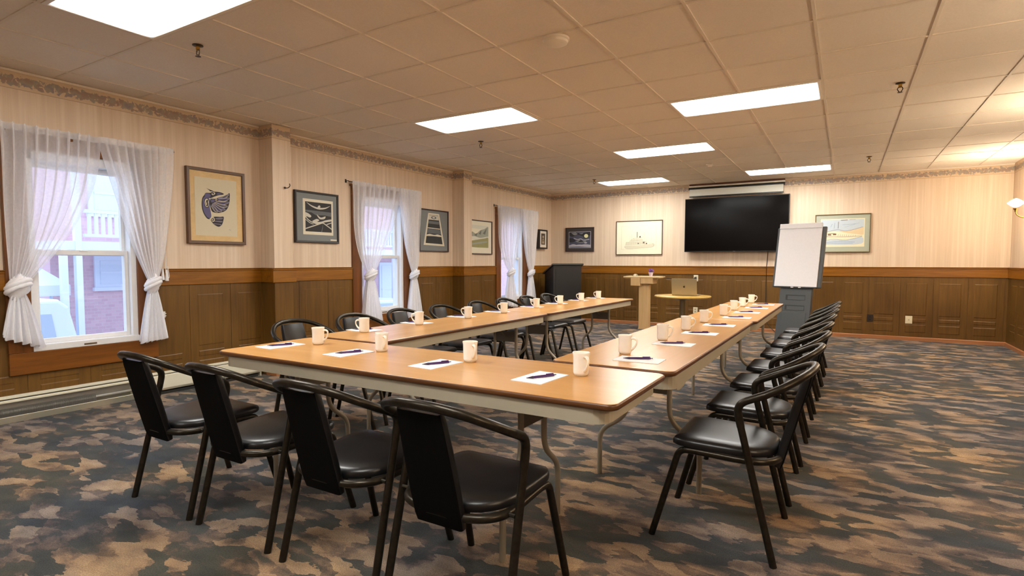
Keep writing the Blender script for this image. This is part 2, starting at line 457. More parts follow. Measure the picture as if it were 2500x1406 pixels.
for a, b_ in COLS:
    wains_run(bm, lambda u, d, z: (XL+CD+d, u, z), a, b_, a-.09)
    wains_run(bm, lambda u, d, z, a=a: (u, a-d, z), XL, XL+CD+.008, XL-.1)
    wains_run(bm, lambda u, d, z, b_=b_: (u, b_+d, z), XL, XL+CD+.008, XL-.1)
struct('trim_1', recalc(bm), M_wains)
bm = B(); wains_run(bm, lambda u, d, z: (u, YB-d, z), XL, XR, -2.976)
struct('trim_2', recalc(bm), M_wains)
bm = B(); wains_run(bm, lambda u, d, z: (XR-d, u, z), YF, YB, 2.967)
wains_run(bm, lambda u, d, z: (u, YF+d, z), XL, XR, -2.976)
struct('trim_3', recalc(bm), M_wains)
# chair rail with a moulded top
def rail_run(bm, P, a0, a1):
    prof = [(0, RAIL0), (.018, RAIL0), (.02, RAIL0+.004), (.02, RAIL1-.03), (.026, RAIL1-.024), (.026, RAIL1-.017), (.022, RAIL1-.013), (.03, RAIL1-.006), (.03, RAIL1), (0, RAIL1)]
    loft(bm, [[P(a0, d, z) for d, z in prof], [P(a1, d, z) for d, z in prof]])
bm = B()
stops = sorted([YF] + [v for a, b_ in WIN for v in (a-CAS, b_+CAS)] + [v for c in COLS for v in c] + [YB])
for i in range(0, len(stops), 2): rail_run(bm, PL, stops[i], stops[i+1])
for a, b_ in COLS:
    rail_run(bm, lambda u, d, z: (XL+CD+d, u, z), a-.03, b_+.03)
    rail_run(bm, lambda u, d, z, a=a: (u, a-d, z), XL, XL+CD)
    rail_run(bm, lambda u, d, z, b_=b_: (u, b_+d, z), XL, XL+CD)
struct('trim_4', recalc(bm), M_railY)
bm = B(); rail_run(bm, lambda u, d, z: (u, YB-d, z), XL, XR); rail_run(bm, lambda u, d, z: (u, YF+d, z), XL, XR)
struct('trim_5', recalc(bm), M_rail)
bm = B(); rail_run(bm, lambda u, d, z: (XR-d, u, z), YF, YB); struct('trim_6', recalc(bm), M_railY)
def base_run(bm, P, a0, a1):
    prof = [(0,0), (.022,0), (.022,.05), (.016,.058), (0,.06)]
    loft(bm, [[P(a0, d, z) for d, z in prof], [P(a1, d, z) for d, z in prof]])
bm = B(); base_run(bm, lambda u, d, z: (u, YB-d, z), XL, XR); struct('baseboard_back', recalc(bm), M_base)
bm = B(); base_run(bm, lambda u, d, z: (XR-d, u, z), YF, YB); struct('baseboard_right', recalc(bm), M_base)
bm = B(); base_run(bm, PL, 3.965, 7.12); base_run(bm, PL, 7.335, YB)
for a, b_ in COLS:
    base_run(bm, lambda u, d, z: (XL+CD+d, u, z), a-.02, b_+.02)
    base_run(bm, lambda u, d, z, a=a: (u, a-d, z), XL+.08, XL+CD); base_run(bm, lambda u, d, z, b_=b_: (u, b_+d, z), XL, XL+CD)
struct('baseboard_left', recalc(bm), M_base)
# wallpaper border edge strip at the ceiling
for nm, P, a0, a1 in (('trim_7', PL, YF, YB), ('trim_8', lambda u, d, z: (u, YB-d, z), XL, XR)):
    bm = B(); loft(bm, [[P(a, d, z) for d, z in ((0, CZ-.014), (.012, CZ-.014), (.012, CZ+.002), (0, CZ+.002))] for a in (a0, a1)])
    struct(nm, recalc(bm), M_ceil)

# ------------------------------------------------------------------ windows
for i, (a, b_) in enumerate(WIN):
    w = bpy.data.objects.new('window_%d' % (i+1), None); COL.objects.link(w); w.location = (XL, (a+b_)/2, WZ0); w['kind'] = 'structure'
    h = (b_-a)/2; H = WZ1-WZ0
    bm = B()   # wooden casing
    for s in (-1, 1): box(bm, .0, .03, min(s*h, s*(h+CAS)), max(s*h, s*(h+CAS)), .0, H)
    obj('casing', bm, M_casing, w, bevel=.004)
    bm = B(); box(bm, 0, .034, -h-CAS, h+CAS, -.165, .0); obj('apron_board', bm, M_casY, w, bevel=.004)
    bm = B(); box(bm, 0, .032, -h-CAS, h+CAS, H, H+.1); box(bm, 0, .045, -h-CAS-.02, h+CAS+.02, H+.1, H+.125); obj('head_casing', bm, M_casY, w, bevel=.004)
    bm = B()   # white vinyl frame and jambs
    for s in (-1, 1): box(bm, -.15, .012, min(s*h, s*(h-.045)), max(s*h, s*(h-.045)), 0, H)
    box(bm, -.15, .03, -h, h, 0, .05); box(bm, -.15, .012, -h, h, H-.075, H)
    obj('frame', bm, M_white, w, bevel=.004)
    for nm, x0, z0, z1 in (('lower_sash', -.07, .05, .785), ('upper_sash', -.115, .74, H-.075)):
        bm = B(); g = h-.045; t = .028
        box(bm, x0, x0+.035, -g, -g+t, z0, z1); box(bm, x0, x0+.035, g-t, g, z0, z1)
        box(bm, x0, x0+.035, -g+t, g-t, z0, z0+.035); box(bm, x0, x0+.035, -g+t, g-t, z1-.042, z1)
        s = obj(nm, bm, M_white, w, bevel=.003)
        bm = B(); box(bm, x0+.015, x0+.02, -g+t, g-t, z0+.035, z1-.042); obj('pane', bm, M_glass, s)
        if nm == 'lower_sash':
            bm = B(); box(bm, x0+.034, x0+.044, -.028, .028, z1-.012, z1-.001); obj('sash_lock', bm, M_white, s, bevel=.002)
            
    bm = B(); box(bm, .03, .034, -.045, .045, .012, .026); obj('lift_handle', bm, plain('dull bronze handle', (120,104,84), .4, .5), w, bevel=.002)

# ------------------------------------------------------------------ sheer curtains knotted low
def curtain(label, yo0, yo1, yi0, yk0, yk1, zt, zk, zb, tail, ex, seed, group):
    """yo0/yo1 outer edge at top/knot side, yi0 inner edge at top, yk0..yk1 knot span, tail=(y0,y1,slant)"""
    X0 = XL+.085
    t = thing('curtain', label, 'curtain', (X0, (yk0+yk1)/2, zb), 0, group)
    bx, by, bz = X0, (yk0+yk1)/2, zb
    rnd = random.Random(seed); ph = rnd.random()*6
    NU, NV = 110, 34
    def grid(fn, nu, nv, name, mat):
        bm = B(); V = [[bm.verts.new([c-d for c, d in zip(fn(i/nu, j/nv), (bx, by, bz))]) for i in range(nu+1)] for j in range(nv+1)]
        for j in range(nv):
            for i in range(nu): bm.faces.new((V[j][i], V[j][i+1], V[j+1][i+1], V[j+1][i]))
        return obj(name, bm, mat, t, smooth=True, angle=180)
    def drape(u, v):
        e = v**ex
        yo = yo0+(yo1-yo0)*v**1.5; yo = yo + (yk0-yo1)*v**5 + (.16*(yk1-yk0))*v**6
        yi = yi0+(yk1-yi0)*e - (.16*(yk1-yk0))*v**6
        y = yo+(yi-yo)*u
        amp = .022*(1-v)+.012
        x = X0 + amp*math.sin(2*PI*u*9+ph)+.35*amp*math.sin(2*PI*u*21+ph*2) + .006*math.sin(v*9+u*5)
        x += .05*v**4*(1-abs(2*u-1))
        z = zt-(zt-zk)*v + (0.012*math.sin(2*PI*u*9+ph+1) if v < .04 else 0)
        return (x, y + .021*(1-.75*v)*math.sin(2*PI*u*9+ph+1.6), z)
    grid(drape, NU, NV, 'drape', M_sheer)
    def heading(u, v):
        y = yo0+(yi0-yo0)*u
        return (X0+.026*math.sin(2*PI*u*9+ph)+.004, y+.02*math.sin(2*PI*u*9+ph+1.6), zt+.018-.05*v)
    grid(heading, NU, 2, 'heading_hem', M_sheer)
    kc = ((yk0+yk1)/2, zk-.02); kw = abs(yk1-yk0)
    bm = B(); rings = []
    for j in range(13):          # the knot: a wrapped, creased lump
        a = j/12; rr = math.sin(PI*(.08+.84*a))
        rings.append([(X0+.012+(.052*rr+.008*math.sin(3*q+a*6))*math.cos(q)-bx, kc[0]+(kw*.56*rr+.01*math.sin(4*q+a*9+ph))*math.sin(q)-by, kc[1]+.075-.17*a+.02*math.sin(q*1+1)-bz) for q in [2*PI*k/20 for k in range(20)]])
    loft(bm, rings); obj('knot', recalc(bm), M_voile, t, smooth=True, angle=180)
    bm = B()
    for j in range(2):           # a band of cloth wrapped over the knot
        zz = kc[1]+.012-.03*j
        tube(bm, [(X0+.014+.046*math.cos(q)-bx, kc[0]+kw*.5*math.sin(q)-by, zz+.034*math.sin(q+.6)-bz) for q in [2*PI*k/18 for k in range(18)]], lambda u: .019, 8, True)
    obj('knot_wrap', bm, M_voile, t, smooth=True, angle=180)
    def tailf(u, v):
        w = v**.75
        sg = 1 if yk1 > yk0 else -1; y0 = yk0+sg*.25*kw+(tail[0]-yk0-sg*.25*kw)*w; y1 = yk1-sg*.25*kw+(tail[1]-yk1+sg*.25*kw)*w
        y = y0+(y1-y0)*u
        z = zk-.07-(zk-.07-zb-tail[2]*(u-.5))*v
        x = X0+.01+(.012+.026*v)*math.sin(2*PI*u*5+ph)+.01*math.sin(2*PI*u*11)
        return (x, y, z+.012*math.sin(2*PI*u*5+ph)*v)
    grid(tailf, 50, 20, 'tail', M_voile)
    def tailb(u, v):
        q = tailf(u, v); return (q[0]-.022+.012*math.cos(2*PI*u*7), q[1], q[2]+.02*v)
    grid(tailb, 50, 12, 'tail_fold', M_voile)
    return t
CG = None
curtain('white sheer curtain left of the nearest window, knotted at mid height', 1.60, 1.61, 2.215, 1.60, 1.735, 2.20, 1.04, .59, (1.56, 1.81, -.10), 2.0, 1, CG)
curtain('white sheer curtain right of the nearest window, with slim knot beside the cord', 2.80, 2.68, 2.225, 2.66, 2.55, 2.20, 1.03, .50, (2.715, 2.50, -.02), 1.15, 2, CG)
curtain('white sheer curtain left of the middle window, knotted over the brown casing', 4.955, 5.0, 5.79, 5.16, 5.33, 2.195, 1.06, .46, (5.11, 5.42, -.08), 1.5, 3, CG)
curtain('white sheer curtain right of the middle window, beside the trapezoid print', 6.22, 6.19, 5.80, 6.16, 6.02, 2.195, 1.05, .44, (6.22, 5.97, -.04), 1.6, 4, CG)
curtain('white sheer curtain left of the far window, knotted in front of the glass', 8.36, 8.43, 9.15, 8.66, 8.86, 2.19, 1.04, .40, (8.60, 8.96, -.08), 1.5, 5, CG)
curtain('white sheer curtain right of the far window, beside the black lectern', 9.78, 9.68, 9.17, 9.62, 9.42, 2.19, 1.02, .42, (9.70, 9.40, -.02), 1.2, 6, CG)
for lab, y0, y1 in (('thin curtain rod over the nearest window', 1.57, 2.84), ('thin curtain rod over the middle window', 4.93, 6.26), ('thin curtain rod over the far window', 8.33, 9.82)):
    t = thing('curtain_rod', lab, 'curtain rod', (XL+.052, y0, 2.196), 0, None)
    bm = B(); tube(bm, [(0,0,0), (0, y1-y0, 0)], .006, 8); obj('rod', bm, M_spr, t, smooth=True)
    for y in (.0, y1-y0): 
        bm = B(); tube(bm, fillet([(-.052, y, .01), (-.0, y, .01), (0, y, -.004)], .006), .004, 6); box(bm, -.052, -.048, y-.012, y+.012, -.012, .03); obj('bracket', bm, M_spr, t)

# window cord with its two plastic pulls, on the casing of the nearest window
t = thing('blind_cord', 'white window cord with two plastic pulls beside the nearest curtain', 'cord', (XL+.036, 2.735, 1.10))
bm = B(); tube(bm, catmull([(0,.01,.28), (.004,.012,.1), (.012,.005,.0), (.012,.02,-.05), (.008,.035,-.03), (.004,.025,.06)], 6), .0035, 6); obj('cord', bm, M_white, t, smooth=True)
for s in (0, 1):
    bm = B(); lathe(bm, [(0,.1), (.006,.1), (.016,.0), (.013,-.004), (0,-.004)], 12, (.012, -.022+.035*s, -.06-.01*s)); obj('cord_pull', bm, M_white, t, smooth=True)
t = thing('cord_clip', 'small white clip on the casing under the cord', 'clip', (XL+.012, 2.722, .72))
bm = B(); box(bm, 0, .012, -.016, .016, -.028, .028); obj('clip_base', bm, M_white, t, bevel=.002)
bm = B(); box(bm, .012, .02, -.02, .02, .006, .014); box(bm, .012, .02, -.02, .02, -.016, -.008); obj('clip_bar', bm, M_white, t, bevel=.002)

# ------------------------------------------------------------------ baseboard heater
t = thing('baseboard_heater', 'long cream baseboard heater under the nearest window, near part open', 'heater', (XL, 1.0, 0))
bm = B(); box(bm, .009, .014, -1.2, 2.66, .02, .20); obj('back_plate', bm, M_fin, t)
bm = B(); loft(bm, [[(d, y, z) for d, z in ((.014,.2),(.035,.204),(.066,.192),(.066,.186),(.035,.196),(.014,.192))] for y in (-1.2, 2.66)]); obj('top_cap', recalc(bm), M_cream, t)
bm = B(); loft(bm, [[(d, y, z) for d, z in ((.062,.176),(.072,.17),(.072,.158),(.066,.158))] for y in (-1.2, 1.44)]); obj('damper', recalc(bm), M_cream, t)
bm = B(); loft(bm, [[(d, y, z) for d, z in ((.06,.178),(.074,.17),(.082,.06),(.07,.04),(.066,.045),(.077,.062),(.069,.166))] for y in (1.53, 2.66)]); obj('front_cover', recalc(bm), M_cream, t)
bm = B(); loft(bm, [[(d, y, z) for d, z in ((.014,.0),(.046,.0),(.08,.052),(.075,.055),(.044,.012),(.014,.012))] for y in (-1.2, 1.5)]); obj('bottom_lip', recalc(bm), M_cream, t)
bm = B(); loft(bm, [[(d, y, z) for d, z in ((.014,.205),(.04,.208),(.073,.195),(.077,.17),(.086,.058),(.074,.04),(.014,.04))] for y in (1.43, 1.54)]); obj('joint_cover', recalc(bm), M_cream, t)
bm = B(); tube(bm, [(.045,-1.2,.085), (.045,1.45,.085)], .012, 10); obj('pipe', bm, M_fin, t, smooth=True)
bm = B()
y = -1.1
while y < 1.15: box(bm, .018, .064, y, y+.0012, .05, .108); y += .0065
f = obj('fins', bm, M_fin, t); f['kind'] = 'stuff'
bm = B(); box(bm, .014, .07, 2.655, 2.665, .0, .2); obj('end_cap', bm, M_cream, t)
bm = B(); loft(bm, [[(d, y, z) for d, z in ((.03,.0),(.06,.0),(.06,.024),(.03,.024))] for y in (1.5, 2.63)]); obj('base_strip', recalc(bm), M_darkgap, t)

# ------------------------------------------------------------------ pictures: flat artwork in real frames
def stroke(pts, w):
    L, R = [], []
    for i, p in enumerate(pts):
        a = pts[max(i-1, 0)]; c = pts[min(i+1, len(pts)-1)]
        dx, dy = c[0]-a[0], c[1]-a[1]; l = math.hypot(dx, dy) or 1
        ww = w(i/(len(pts)-1)) if callable(w) else w
        L.append((p[0]-dy/l*ww/2, p[1]+dx/l*ww/2)); R.append((p[0]+dy/l*ww/2, p[1]-dx/l*ww/2))
    return L + R[::-1]
def ell(cx, cy, rx, ry, n=20, rot=0):
    return [(cx+rx*math.cos(a)*math.cos(rot)-ry*math.sin(a)*math.sin(rot), cy+rx*math.cos(a)*math.sin(rot)+ry*math.sin(a)*math.cos(rot)) for a in [2*PI*k/n for k in range(n)]]
def curve2(pts, n=6): return [(v.x, v.y) for v in catmull([(p[0], p[1], 0) for p in pts], n)]
PICS = {}
def picture(name, label, wall, a0, a1, z0, z1, frame_m, fw, depth, mats, art, margin, mat_rgb=None, inner=None):
    """wall 'L'/'B'; a0..a1 along the wall; art(w,h) gives (material index, polygon) in 0..1 of the artwork"""
    w, h = a1-a0, z1-z0; c = (a0+a1)/2; zc = (z0+z1)/2
    if wall == 'L': mw = Matrix(((0,0,1,XL),(1,0,0,c),(0,1,0,zc),(0,0,0,1)))
    else: mw = Matrix(((1,0,0,c),(0,0,-1,YB),(0,1,0,zc),(0,0,0,1)))
    t = thing(name, label, 'picture', mw=mw)
    bm = B()
    def rect(q, z): return [(-w/2+q, -h/2+q, z), (w/2-q, -h/2+q, z), (w/2-q, h/2-q, z), (-w/2+q, h/2-q, z)]
    loft(bm, [rect(0,.002), rect(0,depth), rect(.004,depth+.004), rect(fw-.003,depth+.002), rect(fw,depth-.008), rect(fw,.002)], False, False)
    obj('frame', recalc(bm), frame_m, t)
    q = fw-.002
    bm = B(); box(bm, -w/2+q, w/2-q, -h/2+q, h/2-q, .004, depth-.012); obj('mat_board', bm, mats[0], t)
    if inner:
        l, b_, r, tp, m2 = inner
        bm = B(); box(bm, -w/2+l*w, w/2-r*w, -h/2+b_*h, h/2-tp*h, depth-.013, depth-.0105); obj('inner_mount', bm, m2, t)
    l, b_, r, tp = margin
    X0, Y0, W_, H_ = -w/2+l*w, -h/2+b_*h, w*(1-l-r), h*(1-b_-tp)
    bm = B(); zz = depth-.0098
    f = bm.faces.new([bm.verts.new(p) for p in ((X0,Y0,zz),(X0+W_,Y0,zz),(X0+W_,Y0+H_,zz),(X0,Y0+H_,zz))]); f.material_index = 0
    for k, (mi, poly) in enumerate(art):
        try:
            f = bm.faces.new([bm.verts.new((X0+min(max(px,0),1)*W_, Y0+min(max(py,0),1)*H_, zz+.00009*(k+1))) for px, py in poly])
            f.normal_update()
            if f.normal.z < 0: f.normal_flip()
            f.material_index = mi
            bmesh.ops.triangulate(bm, faces=[f])
        except ValueError: pass
    obj('artwork', bm, mats[1:], t)
    return t
ink = plain('black ink', (30,26,34), .6); violet = plain('violet ink', (88,84,122), .6); parch = plain('pale parchment', (206,196,168), .7)
raw = wood('raw pine mat', (202,170,116), (220,188,134), .6, 'Z', .6); frm = plain('dark walnut frame', (88,58,34), .4)
# 1: bird print, formline style drawn with plain curves
art = []
body = curve2([(.20,.66),(.17,.52),(.20,.40),(.26,.32),(.33,.30),(.37,.34),(.36,.42),(.34,.52),(.36,.60),(.30,.68),(.24,.70)]); art.append((2, body))
art.append((1, stroke(curve2([(.24,.70),(.18,.63),(.165,.50),(.20,.39),(.27,.31),(.33,.295)]), .022)))
head = curve2([(.22,.70),(.26,.735),(.36,.745),(.43,.77),(.58,.775),(.68,.755),(.66,.735),(.55,.715),(.44,.68),(.38,.655),(.30,.66)]); art.append((1, head))
art.append((1, [(.36,.77),(.33,.79),(.27,.82),(.34,.80),(.40,.79),(.45,.775)]))
art.append((2, curve2([(.50,.735),(.56,.755),(.64,.75),(.60,.74),(.54,.725)]))); art.append((0, ell(.435,.735,.045,.022,16,.3))); art.append((1, ell(.43,.737,.022,.013)))
art.append((2, curve2([(.22,.70),(.26,.725),(.34,.725),(.37,.69),(.32,.665),(.26,.67)])))
art.append((0, stroke([(.37,.648),(.50,.685),(.60,.72)], .014)))
wing = curve2([(.36,.64),(.48,.645),(.56,.655),(.70,.70),(.82,.775),(.83,.70),(.82,.62),(.78,.52),(.72,.46),(.62,.42),(.50,.405),(.40,.42),(.36,.48),(.34,.56)]); art.append((1, wing))
tips = [(.815,.755),(.825,.685),(.81,.61),(.775,.535),(.715,.475),(.63,.435),(.525,.42)]
for k, (tx, ty) in enumerate(tips):
    rx, ry = .45-.012*k, .615-.014*k
    if k < 2: rx, ry = .52, .655-.012*k
    md = ((rx+tx)/2+.012, (ry+ty)/2-.018)
    art.append((0, stroke(curve2([(rx,ry),md,(tx,ty)], 6), lambda t: .060*math.sin(PI*min(1,.12+.86*t))**.7+.004)))
    art.append((2 if k % 3 else 3, stroke(curve2([(rx,ry),md,(tx,ty)], 6), lambda t: .048*math.sin(PI*min(1,.12+.86*t))**.7+.002)))
    art.append((1, stroke(curve2([(rx+.05,ry-.005),md,(tx-.03,ty-.004)], 5), lambda t: .012*math.sin(PI*t)+.001)))
art.append((1, curve2([(.355,.645),(.46,.648),(.54,.66),(.53,.62),(.47,.60),(.42,.57),(.36,.565)])))
art.append((2, curve2([(.37,.632),(.44,.635),(.46,.615),(.42,.585),(.37,.58)])))
art.append((0, ell(.495,.632,.026,.016,12,.3))); art.append((1, ell(.495,.632,.014,.008)))
art.append((1, ell(.27,.565,.062,.085))); art.append((0, ell(.27,.565,.05,.073))); art.append((1, ell(.272,.55,.032,.045))); art.append((0, ell(.262,.55,.012,.028))); art.append((1, ell(.28,.60,.02,.018)))
tail = curve2([(.36,.30),(.44,.335),(.58,.34),(.66,.345),(.65,.27),(.61,.20),(.54,.165),(.46,.185),(.39,.23),(.35,.265)]); art.append((1, tail))
for k in range(3): art.append((3, curve2([(.46-.02*k,.31-.045*k),(.56,.325-.055*k),(.645-.012*k,.325-.06*k),(.62-.012*k,.30-.055*k),(.54,.29-.045*k),(.46-.02*k,.295-.045*k)], 4)))
art.append((0, ell(.405,.285,.042,.04))); art.append((1, ell(.40,.285,.026,.026))); art.append((0, ell(.395,.285,.01,.013)))
art.append((3, stroke([(.78,.115),(.80,.125),(.82,.112),(.84,.122)], .004)))
picture('framed_print', 'violet bird print with pale pine mat and brown frame, left of near column', 'L', 2.958, 3.548, 1.375, 2.10, frm, .03, .035, [raw, parch, ink, violet, plain('grey violet ink', (110,104,118), .6)],
        [(m_ if m_ else 0, p_) for m_, p_ in art], (.13,.11,.15,.12), None)
# 2: black and white woodcut of a road and hills on a grey mat
gm = plain('blue grey mat board', (118,122,122), .6); bone = plain('bone paper', (214,206,184), .6); coal = plain('coal ink', (34,32,32), .6); mid = plain('mid grey ink', (92,96,98), .6); pale = plain('pale ink', (196,192,178), .6)
blackf = plain('black picture frame', (30,24,24), .35); darkred = plain('dark mahogany frame', (52,28,22), .35)
art = [(1, [(0,0),(1,0),(1,1),(0,1)]), (2, [(0,.72),(1,.70),(1,.60),(0,.66)]),
       (3, stroke(curve2([(.05,.97),(.25,.86),(.5,.80),(.75,.83),(.95,.92)]), lambda t: .05*math.sin(PI*t)+.008)),
       (3, curve2([(.46,.83),(.55,.83),(.57,.88),(.53,.91),(.48,.88)])),
       (3, curve2([(0,.64),(.12,.60),(.22,.52),(.16,.47),(.05,.50),(0,.46)])), (2, curve2([(.2,.66),(.45,.70),(.7,.66),(.9,.70),(1,.66),(1,.56),(.7,.58),(.4,.56)])),
       (3, curve2([(.42,.60),(.58,.50),(.76,.55),(.72,.46),(.55,.44),(.46,.52)])), (3, curve2([(.25,.36),(.42,.44),(.52,.40),(.44,.34),(.60,.36),(.78,.42),(1,.46),(1,.40),(.72,.34),(.5,.28),(.3,.30)])),
       (3, stroke(curve2([(0,.50),(.12,.38),(.30,.30),(.5,.26)]), .03)), (3, stroke(curve2([(0,.40),(.15,.30),(.3,.25)]), .02)),
       (1, [(0,.0),(0,.08),(.62,.32),(.68,.32),(1,.08),(1,0)]), (3, stroke([(0,.09),(.62,.31),(.68,.31),(1,.12)], .035)), (3, stroke([(1,.34),(.8,.27)], .03)), (2, stroke([(.60,0),(.64,.15),(.655,.28)], lambda t: .03*(1-t)+.006))]
p = picture('framed_print', 'square black and white landscape print on grey mat, right of the near column', 'L', 4.157, 4.787, 1.424, 2.013, blackf, .024, .03, [gm, bone, coal, mid, pale], art, (.23,.22,.17,.20), None, (.18,.16,.13,.145, bone))
bm = B(); box(bm, .19, .285, -.262, -.246, .0185, .0205); obj('caption_tag', bm, bone, p)
# 3: trapezoid print on grey mat
art = [(0, [(0,0),(1,0),(1,1),(0,1)]), (1, [(.03,.02),(.97,.0),(.73,1),(.24,1)]), (2, [(.12,.08),(.88,.06),(.69,.95),(.28,.95)]),
       (3, [(.275,.94),(.692,.94),(.71,.80),(.255,.80)]), (4, ell(.48,.87,.12,.045,14)), (3, ell(.48,.87,.06,.025,14)),
       (4, [(.25,.76),(.715,.76),(.735,.67),(.235,.68)]), (1, [(.215,.56),(.76,.545),(.765,.52),(.21,.535)]), (4, [(.21,.52),(.77,.505),(.80,.37),(.18,.39)]),
       (1, curve2([(.17,.34),(.3,.365),(.5,.34),(.65,.36),(.80,.33),(.81,.29),(.5,.30),(.16,.295)], 4)), (2, [(.15,.27),(.82,.26),(.86,.10),(.12,.11)])]
picture('framed_print', 'trapezoid-shaped dark print on grey mat, right of the middle window', 'L', 6.29, 6.985, 1.358, 1.987, darkred, .02, .028, [gm, gm, bone, coal, pale, mid], art, (.12,.14,.12,.09), None)
# 4: mountain watercolour
wc = plain('watercolour paper', (222,216,194), .7); olive = plain('olive wash', (146,142,96), .7); gw = plain('grey green wash', (150,154,140), .7); slate = plain('slate wash', (104,108,100), .7); mist = plain('mist wash', (206,206,192), .7)
art = [(3, [(0,0),(1,0),(1,1),(0,1)]), (4, [(0,1),(1,1),(1,.82),(0,.86)])]
art += [(1, curve2([(0,.62),(.2,.70),(.4,.62),(.6,.78),(.8,.85),(1,.95),(1,.5),(.6,.42),(.3,.40),(0,.46)], 4)), (2, [(.52,.62),(.66,.80),(.62,.58)]), (2, [(.72,.64),(.92,.90),(.84,.60)]), (2, [(.30,.55),(.46,.66),(.42,.50)]), (2, [(.08,.54),(.22,.68),(.19,.52)]),
        (4, curve2([(0,.44),(.3,.50),(.6,.44),(1,.52),(1,.38),(.5,.34),(0,.36)], 4)), (0, curve2([(0,.26),(.4,.34),(.8,.42),(1,.44),(1,0),(.5,0),(0,.02)], 4)), (1, curve2([(.1,.16),(.5,.24),(.9,.30),(.9,.24),(.5,.16),(.1,.10)], 4))]
picture('framed_watercolour', 'mountain and meadow watercolour with wide cream mat, left of the far window', 'L', 7.40, 8.238, 1.335, 1.91, darkred, .018, .028, [wc, olive, gw, slate, wc, mist], art, (.12,.20,.14,.15), None)
# 5: small black frame beside the far window
ph = plain('sepia dark', (70,60,48), .6); ph2 = plain('sepia light', (168,150,124), .6); wm = plain('white mat board', (220,210,196), .6)
art = [(0, [(0,0),(1,0),(1,1),(0,1)]), (1, ell(.5,.70,.22,.12)), (1, curve2([(.2,.1),(.3,.45),(.5,.55),(.7,.45),(.8,.1)], 4)), (0, ell(.5,.36,.10,.10)), (1, ell(.5,.2,.25,.06))]
picture('framed_photograph', 'small narrow sepia picture in deep black frame near the back left corner', 'L', 9.90, 10.25, 1.475, 1.862, blackf, .03, .075, [wm, ph, ph2], art, (.26,.22,.26,.20), None)
# 6: moonlit landscape
nv = plain('night blue wash', (70,74,92), .6); nd = plain('night black wash', (34,34,38), .6); gr = plain('night grey wash', (124,126,124), .6); moon = plain('pale yellow moon', (226,224,170), .6); lav = plain('snow lilac wash', (170,168,176), .6); dm = plain('charcoal mat board', (58,52,50), .6)
art = [(0, [(0,0),(1,0),(1,1),(0,1)]), (1, curve2([(0,1),(.3,1),(.6,.92),(1,1),(1,.78),(.7,.72),(.4,.82),(.15,.70),(0,.80)], 4)), (2, curve2([(.1,.95),(.25,.80),(.40,.88),(.30,.98)], 4)), (2, curve2([(.45,.90),(.6,.86),(.68,.95)], 4)),
       (1, curve2([(0,.62),(.18,.60),(.30,.46),(.22,.36),(.05,.34),(0,.4)], 4)), (4, stroke(curve2([(.22,.60),(.40,.52),(.55,.56),(.68,.48),(.95,.52)]), .05)), (2, curve2([(.30,.40),(.48,.50),(.60,.42),(.80,.44),(.72,.32),(.45,.30)], 4)),
       (1, curve2([(.40,.34),(.55,.46),(.70,.36)], 4)), (4, curve2([(0,.14),(.2,.22),(.45,.14),(.7,.20),(1,.16),(1,.02),(.5,.06),(0,.04)], 4)), (4, ell(.78,.30,.07,.05)), (4, ell(.5,.16,.14,.03)), (1, ell(.79,.74,.13,.17)), (3, ell(.80,.74,.095,.125))]
art = [(a_, b2) for a_, b2 in art]
picture('framed_painting', 'night landscape painting with round yellow moon on charcoal mat', 'B', -5.0, -4.37, 1.424, 1.914, darkred, .018, .028, [dm, nv, nd, gr, moon, lav], art, (.13,.17,.12,.19), None, (.115,.15,.105,.17, lav))
# 7: pencil drawing of a paddle boat
cr = plain('cream drawing paper', (226,220,194), .7); pl = plain('pencil grey', (152,146,126), .7); pd = plain('dark pencil', (84,76,62), .7); ltw = plain('light pencil wash', (204,198,172), .7)
art = [(1, stroke([(.04,.04),(.96,.04),(.96,.96),(.04,.96),(.04,.04)], .004)), (3, curve2([(.12,.12),(.16,.20),(.5,.20),(.9,.26),(.88,.12),(.5,.07),(.2,.06)], 4)), (1, stroke(curve2([(.12,.14),(.2,.06),(.5,.08),(.87,.13),(.88,.28)], 4), .006)),
       (3, [(.14,.22),(.70,.24),(.70,.34),(.16,.32)]), (1, stroke([(.14,.22),(.70,.24)], .006)), (1, stroke([(.16,.32),(.72,.35)], .008)), (3, [(.26,.36),(.62,.38),(.60,.46),(.30,.44)]), (1, stroke([(.26,.36),(.64,.39)], .008)), (1, stroke([(.34,.46),(.60,.50)], .010)), (2, [(.52,.50),(.56,.50),(.56,.56),(.52,.55)])]
for k in range(9): art.append((1, stroke([(.18+.06*k,.22+.002*k), (.18+.06*k,.325+.003*k)], .003)))
for k, x in enumerate((.26,.32,.38,.46,.66,.70,.84)): art.append((1, stroke([(x,.34), (x,.58+.05*math.sin(k*2))], .003)))
art += [(2, stroke([(.465,.50),(.465,.72)], .016)), (1, stroke([(.60,.46),(.66,.70)], .003)), (1, stroke([(.66,.36),(.88,.26)], .004)), (2, [(.48,.25),(.51,.25),(.51,.29),(.48,.29)]), (2, [(.62,.27),(.66,.27),(.66,.33),(.62,.33)]), (2, [(.70,.24),(.73,.24),(.73,.29),(.70,.29)])]
picture('framed_drawing', 'faint pencil drawing of a paddle boat on cream paper in thin brown frame', 'B', -3.902, -2.985, 1.352, 2.008, darkred, .012, .025, [cr, cr, pl, pd, ltw], art, (.09,.13,.10,.12), None)
